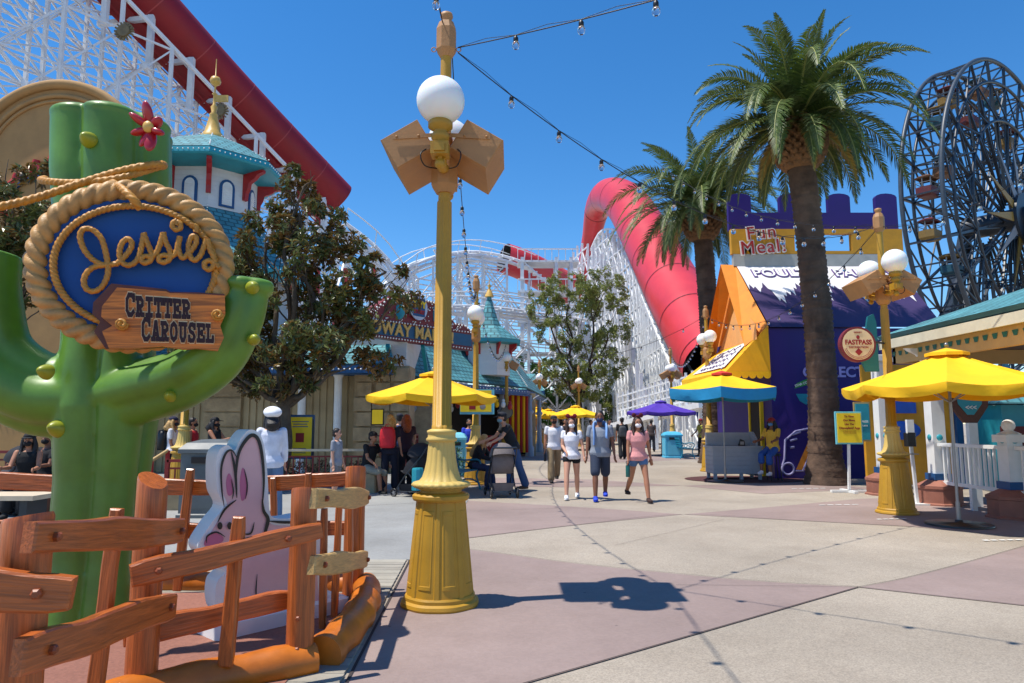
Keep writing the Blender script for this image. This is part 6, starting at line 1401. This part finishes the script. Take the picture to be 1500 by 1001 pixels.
for i,(px,py,c,lb) in enumerate([(828,664,(60,50,50),'distant person in dark brown left of the white tee woman'),(893,662,(120,120,126),'distant person in grey between lamp posts'),(866,660,(150,60,60),'distant person in dull red under the yellow umbrella'),(790,658,(80,90,130),'distant person in slate blue near the far umbrellas'),(955,662,(70,60,60),'distant person in dark clothes beneath the purple umbrella'),(745,668,(34,34,40),'distant person in black before the striped curtain')]):
    person(lb,G3(px,py),R(40*i),1.68,((5,3),(-5,5)),((4,10,6),(4,10,6)),c,(40,42,52),.3,.95,'black',0,None,None,SKIN2,(60,60,60),vox=.02,group=FARG)
person('worker in yellow and blue top with a red cap by the turquoise bin',G3(1028,668),R(-70),1.70,((3,2),(-3,2)),((20,30,6),(20,30,6)),(206,206,90),(24,26,36),.35,.95,'black',0,('cap',(150,30,44)),None,SKIN2,(30,30,30),vox=.015)
person('seated worker in striped shirt and blue face mask behind the grey podium',(at(1132,660,18.6).x,18.6),R(-50),1.72,((70,70),(66,70)),((30,50,6),(30,50,6)),(214,170,60),(40,80,150),.35,.7,'black',.15,('cap',(150,40,44)),(90,140,190),SKIN3,(230,220,220),seat=.75,vox=.013)
person('person in navy tee cut off by the right edge of the picture',(at(1528,650,8.7).x,8.7),R(20),1.76,((2,2),(-2,2)),((2,10,4),(4,10,6)),(40,56,74),(60,60,60),.35,.5,'brown',0,None,None,SKIN,(60,60,60),vox=.013)
# ================= bags, strollers =================
def bag(label,c,m,s=1,yaw=0):
    t=thing('backpack',label,'backpack',c); mb=MB(); M=Matrix.Rotation(yaw,3,'Z'); c=V(c)
    pf=[(.13,0),(.15,.04),(.155,.2),(.14,.33),(.09,.40)]
    vs=[];n=12
    for w_,z in pf:
        for j in range(n): a=2*pi*j/n; vs.append(c+M@V((w_*s*(abs(cos(a))**.6)*(1 if cos(a)>0 else -1),.085*s*(abs(sin(a))**.6)*(1 if sin(a)>0 else -1),z*s)))
    mb.add(vs,[(i*n+j,i*n+(j+1)%n,(i+1)*n+(j+1)%n,(i+1)*n+j) for i in range(4) for j in range(n)]+[tuple(range(n))[::-1],tuple(range(4*n,5*n))],True); mb.build('sack',m,t)
    mb=MB(); mb.tube([c+M@V((.05*s*cos(u),0,(.40+.05*sin(u))*s)) for u in [pi*i/8 for i in range(9)]],.008,6); mb.build('handle',m,t)
    mb=MB(); mb.box(c+M@V((0,-.09*s,.12*s)),(.16*s,.02,.14*s),M); mb.build('front_pocket',m,t)
p=G3(570,722); bag('bright red backpack on the woman in the navy dress',(p[0]-.03,p[1]-.17,.98),mat('bag_red',(204,24,40),.6,.1),1.15)
p=(at(252,655,15.8).x,15.8); bag('black backpack on the woman in the white top',(p[0]-.2,15.8,.92),BLK,1.1,R(90))
p=G3(779,663); bag('small purple backpack on the person in white by the curtain',(p[0],p[1]-.16,1.02),mat('bag_purple',(130,60,120),.6,.1),.8)
p=G3(912,673); bag('dark grey backpack on the person in black walking away',(p[0],p[1]-.16,.95),mat('bag_grey',(70,74,80),.7,.1),1.1)
def stroller(label,c,yaw,m1,m2,teal=False):
    t=thing('stroller',label,'stroller',(0,0,0),'strollers'); fm=DST
    mb=MB()
    for s in(-1,1):
        mb.tube(bez([(s*.24,.38,.10),(s*.25,.1,.45),(s*.25,-.3,.85),(s*.24,-.42,1.02)],5),.014,8); mb.tube([(s*.24,-.35,.12),(s*.25,.05,.52)],.014,8); mb.tube([(s*.25,-.2,.72),(s*.25,.1,.45)],.014,8); mb.tube([(s*.24,-.35,.12),(s*.24,.38,.12)],.010,6)
    mb.tube([(-.24,-.42,1.02),(.24,-.42,1.02)],.018,8); mb.tube([(-.24,-.35,.12),(.24,-.35,.12)],.012,8); mb.build('frame',fm,t)
    for x in(-.27,.27):
        for y,r_ in((-.35,.12),(.38,.09)):
            mb=MB(); mb.tube([V((x,y+(r_-.018)*cos(a),r_+(r_-.018)*sin(a))) for a in [2*pi*i/20 for i in range(20)]],.018,8,closed=True,up=(1,0,0)); wh=mb.build('wheel',BLK,t)
            mb=MB(); mb.tube([(x-.012,y,r_),(x+.012,y,r_)],[r_*.35]*2,12); 
            for k in range(5): a=2*pi*k/5; mb.beam((x,y,r_),(x,y+(r_-.02)*cos(a),r_+(r_-.02)*sin(a)),.012)
            mb.build('rim',STL,wh)
    mb=MB(); vs=[]
    pf=[(-.18,1.0,.19),(-.22,.75,.22),(-.16,.5,.23),(.12,.46,.22),(.22,.52,.21)]
    for y,z,w_ in pf: vs+=[(-w_,y,z),(w_,y,z),(w_,y+.05,z+.02),(-w_,y+.05,z+.02)]
    mb.add(vs,[(i*4+j,i*4+(j+1)%4,i*4+4+(j+1)%4,i*4+4+j) for i in range(4) for j in range(4)]+[(3,2,1,0),(16,17,18,19)],True)
    for s in(-1,1): mb.add([(s*.22,-.2,.95),(s*.23,-.2,.5),(s*.23,.2,.5),(s*.22,.1,.7)],[(0,1,2,3)])
    mb.build('seat',m2,t)
    mb=MB(); vs=[];n=12;m=7
    for i in range(m+1):
        a=R(-75+150*i/m)
        for j in range(n+1):
            b_=pi*j/n; vs.append((.26*cos(b_),-.10+.33*sin(a)*.9*(sin(b_)*.8+.2),.82+.30*cos(a)*sin(b_)**.8*1.0))
    mb.add(vs,[(i*(n+1)+j,i*(n+1)+j+1,(i+1)*(n+1)+j+1,(i+1)*(n+1)+j) for i in range(m) for j in range(n)],True); mb.build('canopy',m1,t)
    mb=MB(); mb.add([(-.22,-.3,.3),(.22,-.3,.3),(.22,.3,.26),(-.22,.3,.26),(-.18,-.26,.14),(.18,-.26,.14),(.18,.28,.12),(-.18,.28,.12)],[(0,1,5,4),(1,2,6,5),(2,3,7,6),(3,0,4,7),(4,5,6,7)]); mb.build('basket',m2,t)
    if teal: mb=MB(); rbox(mb,(-.36,-.3,.40),(.22,.20,.44),0,.05); mb.build('side_bag',TRQ,t)
    t.location=c; t.rotation_euler=(0,0,yaw); return t
SG=cloth('stroller_grey',(112,104,104)); SD=cloth('stroller_dark',(34,34,40))
p=G3(734,728); stroller('large grey-brown stroller pushed by the man in the dark tee',(p[0],p[1],0),R(12),SG,SG)
p=G3(610,728); stroller('dark stroller with a teal bag hanging on its side',(p[0],p[1],0),R(60),SD,SD,True)
p=gp(20,744); stroller('parked dark stroller at the left edge behind the pen fence',(p.x,p.y,0),R(80),SD,SG)
p=gp(70,744); stroller('second parked stroller half hidden by the cactus trunk',(p.x+.2,p.y+.3,0),R(100),SD,SD)
# ================= street furniture =================
BNC=mat('bench_teal_paint',(30,124,150),.45,.15)
def bench(label,c,yaw):
    t=thing('park_bench',label,'bench',(0,0,0),'turquoise benches')
    mb=MB(); 
    for k in range(5): mb.box((0,-.20+k*.10,.45),(1.5,.08,.03))
    mb.build('seat',BNC,t); mb=MB()
    for k in range(4): mb.box((0,.27+k*.02,.56+k*.10),(1.5,.025,.08))
    mb.build('backrest',BNC,t)
    for s in(-1,1):
        mb=MB(); x=s*.72
        mb.tube(bez([(x,-.30,0),(x,-.26,.12),(x,-.20,.3),(x,-.24,.45)],5),.024,8); mb.tube(bez([(x,.34,0),(x,.26,.14),(x,.22,.32),(x,.26,.5),(x,.36,.95)],5),.024,8)
        mb.tube(bez([(x,-.24,.45),(x,-.3,.6),(x,-.2,.68),(x,.1,.66),(x,.3,.68)],5),.022,8); mb.tube(bez([(x,-.28,.12),(x,-.1,.22),(x,.1,.22),(x,.28,.14)],5),.018,8)
        mb.tube([(x,-.12+.07*cos(a),.56+.06*sin(a)) for a in [2*pi*i/14 for i in range(14)]],.014,6,closed=True,up=(1,0,0)); mb.tube([(x,.08+.07*cos(a),.56+.06*sin(a)) for a in [2*pi*i/14 for i in range(14)]],.014,6,closed=True,up=(1,0,0))
        mb.build('end_frame',BNC,t)
    t.location=c; t.rotation_euler=(0,0,yaw)
p=gp(683,722); bench('turquoise bench left of the seated long-haired woman',(p.x-.25,p.y+.2,0),R(70)); p=gp(1002,672); bench('turquoise bench beside the light blue bin at the shop',(p.x,p.y+.3,0),R(95))
def bin_(label,c,w_=.62,h=1.15,m=SKYB,m2=WHT):
    t=thing('waste_bin',label,'bin',c); c=V(c); mb=MB()
    mb.lathe([(w_*.68,0),(w_*.68,.06),(w_*.64,.08),(w_*.64,h*.82),(w_*.70,h*.83),(w_*.70,h*.88),(w_*.55,h*.96),(w_*.3,h)],4,c=c,smooth=False,ph=pi/4); mb.build('housing',m,t)
    for a in range(4):
        M=Matrix.Rotation(a*pi/2,3,'Z'); mb=MB(); mb.box(c+M@V((0,-w_*.455,h*.4)),(w_*.66,.02,h*.55),M); mb.build('side_panel',m2,t)
    mb=MB(); mb.box(c+V((0,-w_*.475,h*.74)),(w_*.5,.03,.1)); mb.build('opening',DKI,t)
p=gp(668,697); bin_('light blue bin with a blue lid left of the map-sign lamp',(p.x,p.y,0),.62,1.25,SKYB,mat('bin_panel',(150,206,214),.5,.08))
p=gp(985,671); bin_('light blue bin beside the bench at the shop end',(p.x,p.y,0),.8,1.15,mat('bin_cyan',(80,180,214),.5,.08),mat('bin_cyan2',(96,190,220),.5,.08))
p=at(316,700,11.8); bin_('grey plastic bin behind the rabbit cut-out',(p.x,11.8,0),.9,1.25,mat('bin_grey',(92,98,100),.5,.12),mat('bin_grey2',(84,90,92),.5,.12))
# red metal fences
RF2=mat('dark_red_rail',(126,32,30),.45,.12); CRT=mat('cream_ledge',(206,188,160),.7,.1,4,dirt=.3)
def rfence(label,a,b_,z1=.95,sp=.14,ledge=False):
    t=thing('metal_fence',label,'fence',(a[0],a[1],0),'low red metal fences'); a=V((*a,0));b_=V((*b_,0)); L=(b_-a).length
    mb=MB(); mb.beam(a+V((0,0,z1)),b_+V((0,0,z1)),.07,.05); mb.build('top_rail',CRT if ledge else RF2,t)
    mb=MB()
    for z in(.12,z1-.14): mb.beam(a+V((0,0,z)),b_+V((0,0,z)),.035)
    n=int(L/sp)
    for k in range(n+1): q=a+(b_-a)*(k/n); mb.beam(q+V((0,0,.12)),q+V((0,0,z1-.14)),.022)
    mb.build('bars',RF2,t)
    n=max(1,int(L/1.6))
    for k in range(n+1): q=a+(b_-a)*(k/n); mb=MB(); mb.beam(q,q+V((0,0,z1+.03)),.07); mb.build('post',RF2,t)
x=lambda px,Y: at(px,600,Y).x
rfence('red metal fence with a cream top rail behind the beret woman',(x(385,15.6),15.6),(x(545,15.8),15.8),.92,ledge=True); rfence('red metal fence running back beside the central umbrella',(x(590,18.5),18.5),(x(612,23),23),1.15)
rfence('red metal fence in front of the fluted lamp base',(x(250,13.2),13.2),(x(330,13.2),13.2),.82); rfence('red metal fence near the seated people at the left edge',(x(-20,12.8),12.8),(x(62,12.8),12.8),1.0)
t=thing('stair_handrail','short sloping wooden handrail left of the fluted lamp post','handrail',(x(228,13.5),13.5,0)); mb=MB(); a=at(222,675,13.5);b_=at(246,660,13.8); mb.tube(bez([a,a*.5+b_*.5,b_],4),.035,8); mb.build('rail',WOODL,t); mb=MB(); mb.beam((a.x,a.y,0),a,.06); mb.beam((b_.x,b_.y,0),b_,.06); mb.build('posts',REDP,t)
t=thing('planter_wall','low planter wall with a cream ledge behind the pen','planter',(x(330,12.6),12.6,0)); mb=MB(); mb.bx(x(222,12.6),x(300,12.6),12.4,13.0,0,.42); mb.build('wall',STN,t); mb=MB(); mb.bx(x(218,12.6),x(304,12.6),12.35,13.05,.42,.48); mb.build('ledge',CRT,t)
t=thing('bench_table','cream-topped table with a dark base at the left edge','table',(x(20,9.5),9.5,0)); mb=MB(); mb.bx(x(-40,9.5),x(80,9.5),9.2,9.8,.52,.58); mb.build('top',CRT,t)
for k in (-20,60): mb=MB(); mb.bx(x(k,9.5)-.05,x(k,9.5)+.05,9.3,9.7,0,.52); mb.build('leg',DST,t)
t=thing('seat_block','dark bench carrying the two seated people at the left','bench',(x(50,12),12,0)); mb=MB(); mb.bx(x(20,12),x(100,12),11.45,12.5,.42,.48); mb.build('seat',WOODK,t)
for k in (25,95): mb=MB(); mb.bx(x(k,12)-.04,x(k,12)+.04,11.5,12.4,0,.42); mb.build('leg',WOODK,t)
p=(at(538,690,15.6).x,15.6); t=thing('stone_bench','low stone block under the seated person in light shorts','bench',(p[0]-.1,p[1],0)); mb=MB(); rbox(mb,(p[0]-.12,p[1]+.05,.22),(.7,.5,.44),0); mb.build('block',STN,t)
p=at(1132,660,18.6); t=thing('stool','tall dark stool under the seated worker','stool',(p.x,18.6,0)); mb=MB(); mb.lathe([(.18,.66),(.19,.70),(.17,.73)],20,c=(p.x+.03,18.62,0)); mb.build('seat',BLK,t); 
for k in range(4): a=pi/4+k*pi/2; mb=MB(); mb.tube([(p.x+.03+.13*cos(a),18.62+.13*sin(a),.66),(p.x+.03+.2*cos(a),18.62+.2*sin(a),0)],.014,8); mb.build('leg',BLK,t)
# easel and yellow notices
c=at(440,640,16.9); t=thing('easel_sign','yellow poster in a blue frame on an easel against the tan wall','sign',(c.x,16.9,0)); mb=MB(); mb.box(c,(.66,.05,1.05)); mb.build('frame',NVY,t); mb=MB(); mb.box(c-V((0,.03,0)),(.56,.02,.94)); mb.build('poster',SYEL,t)
mb=MB(); mb.box(c+V((0,-.045,-.02)),(.2,.005,.22)); mb.build('red_symbol',TXR,t); mb=MB(); 
for k,w_ in enumerate((.4,.34,.38)): mb.box(c+V((0,-.043,.36-k*.06)),(w_,.004,.02)); mb.box(c+V((0,-.043,-.28-k*.05)),(w_*.8,.004,.015))
mb.build('text_lines',NVY,t); mb=MB()
for s in(-1,1): mb.beam(c+V((s*.3,0,.5)),(c.x+s*.36,16.8,0),.04)
mb.build('easel_legs',BLK,t)
c=at(553,611,19.8); t=thing('menu_board','small yellow board on the stone pier above the red backpack','sign',c); mb=MB(); mb.box(c,(.3,.04,.4)); mb.build('board',SYEL,t); mb=MB(); mb.box(c+V((0,.02,0)),(.36,.03,.46)); mb.build('frame',BLK,t)
pg=gp(1245,722); c=at(1243,627,pg.y); t=thing('menu_notice_stand','yellow notice board with a light blue frame on a white pole beside the palm','sign',(pg.x,pg.y,0))
mb=MB(); rbox(mb,(c.x,pg.y,c.z),(.60,.05,.72),0,.01); mb.build('frame',SKYB,t); mb=MB(); mb.box(c-V((0,.032,.0)),(.53,.02,.65)); mb.build('panel',SYEL,t)
mb=MB()
for k,(sx_,sz) in enumerate((('To View',.062),('Our Menu',.062),('Use The',.062),('Disneyland App',.072))): text(mb,sx_,frame(c+V((0,-.046,.25-k*.085)),(1,0,0),(0,0,1)),sz,.003,.001)
for k in range(2): text(mb,'or scan the code for details',frame(c+V((0,-.046,-.07-k*.04)),(1,0,0),(0,0,1)),.026,.002)
mb.build('lettering',TXR,t)
mb=MB(); mb.beam((pg.x,pg.y+.03,0),(c.x,pg.y+.03,c.z-.3),.05); mb.beam((pg.x-.4,pg.y+.03,.03),(pg.x+.4,pg.y+.03,.03),.10,.05); mb.beam((pg.x,pg.y-.3,.03),(pg.x,pg.y+.4,.03),.08,.05); mb.build('white_stand',WHT,t)
pg=gp(1344,740); t=thing('sanitizer_stand','slim white hand sanitizer stand with a black dispenser beside the right lamp','sanitizer stand',(pg.x,pg.y,0)); tp=at(1331,622,pg.y); mb=MB(); mb.beam((pg.x,pg.y,0),tp,.05); mb.beam((pg.x-.2,pg.y,.02),(pg.x+.2,pg.y,.02),.3,.03); mb.build('post',WHT,t)
mb=MB(); mb.box(tp+V((.02,-.0,-.12)),(.13,.06,.42)); mb.build('panel',WHT,t); mb=MB(); rbox(mb,tp+V((-.04,-.08,-.28)),(.18,.13,.26),0,.02); mb.build('dispenser',BLK,t); mb=MB(); mb.box(tp+V((-.0,-.07,-.55)),(.16,.14,.015)); mb.build('drip_tray',STL,t)
c=at(1257,618,15.7); t=thing('teal_poster','teal poster with white lettering on a column of the pavilion','sign',c); mb=MB(); mb.box(c+V((.1,0,0)),(.30,.04,.8)); mb.build('poster',TRQ,t); mb=MB(); mb.box(c+V((.1,.02,.0)),(.36,.03,.88)); mb.build('frame',WOODL,t); mb=MB(); text(mb,'EXPRESS',frame(c+V((.1,-.03,.0)),(1,0,0),(0,0,1)),.06,.003,.002); text(mb,'RETURN',frame(c+V((.1,-.03,-.09)),(1,0,0),(0,0,1)),.05,.003); mb.build('lettering',WHT,t)
# podium
pc=gp(1085,704); PDG=mat('podium_grey_paint',(158,164,172),.6,.08,4,dirt=.2); t=thing('service_podium','grey slatted service podium under the yellow and blue umbrella','podium',(pc.x,pc.y,0))
X0,X1=pc.x-.68,pc.x+.62; Y0=pc.y+.1
mb=MB(); mb.bx(X0,X1,Y0,Y0+.75,.16,.86)
for k in range(6): mb.bx(X0-.015,X1+.015,Y0-.015,Y0,.17+k*.117,.27+k*.117); mb.bx(X1,X1+.015,Y0,Y0+.75,.17+k*.117,.27+k*.117); mb.bx(X0-.015,X0,Y0,Y0+.75,.17+k*.117,.27+k*.117)
mb.build('slatted_body',PDG,t)
mb=MB(); mb.bx(X0-.04,X1+.04,Y0-.05,Y0+.8,.86,.90); mb.build('counter',PDG,t)
mb=MB(); mb.bx(X0,X1-.05,Y0+.6,Y0+.75,.90,1.26)
for k in range(3): mb.bx(X0,X1-.05,Y0+.585,Y0+.6,.92+k*.115,1.02+k*.115)
mb.prism([(0,.9),(.62,.9),(.62,1.1),(.35,1.28),(0,1.28)],(X1-.05,Y0+.75,0),(0,-1,0),(0,0,1),(1,0,0),.04); mb.build('back_shelf',PDG,t)
for a,b_ in((X0+.05,Y0+.05),(X1-.05,Y0+.05),(X0+.05,Y0+.7),(X1-.05,Y0+.7),((X0+X1)/2+.1,Y0+.05)): mb=MB(); mb.beam((a,b_,0),(a,b_,.17),.08); mb.build('leg',PDG,t)
r_=thing('card_reader','small black card reader on the podium counter','card reader',(X1-.5,Y0+.25,.9)); mb=MB(); mb.prism([(-.09,0),(.09,0),(.07,.14),(-.03,.18)],(X1-.45,Y0+.2,.905),(1,0,0),(0,0,1),(0,-1,0),.08); mb.build('casing',BLK,r_); mb=MB(); mb.bx(X1-.5,X1-.4,Y0+.19,Y0+.199,.94,1.02); mb.build('screen',STL,r_)
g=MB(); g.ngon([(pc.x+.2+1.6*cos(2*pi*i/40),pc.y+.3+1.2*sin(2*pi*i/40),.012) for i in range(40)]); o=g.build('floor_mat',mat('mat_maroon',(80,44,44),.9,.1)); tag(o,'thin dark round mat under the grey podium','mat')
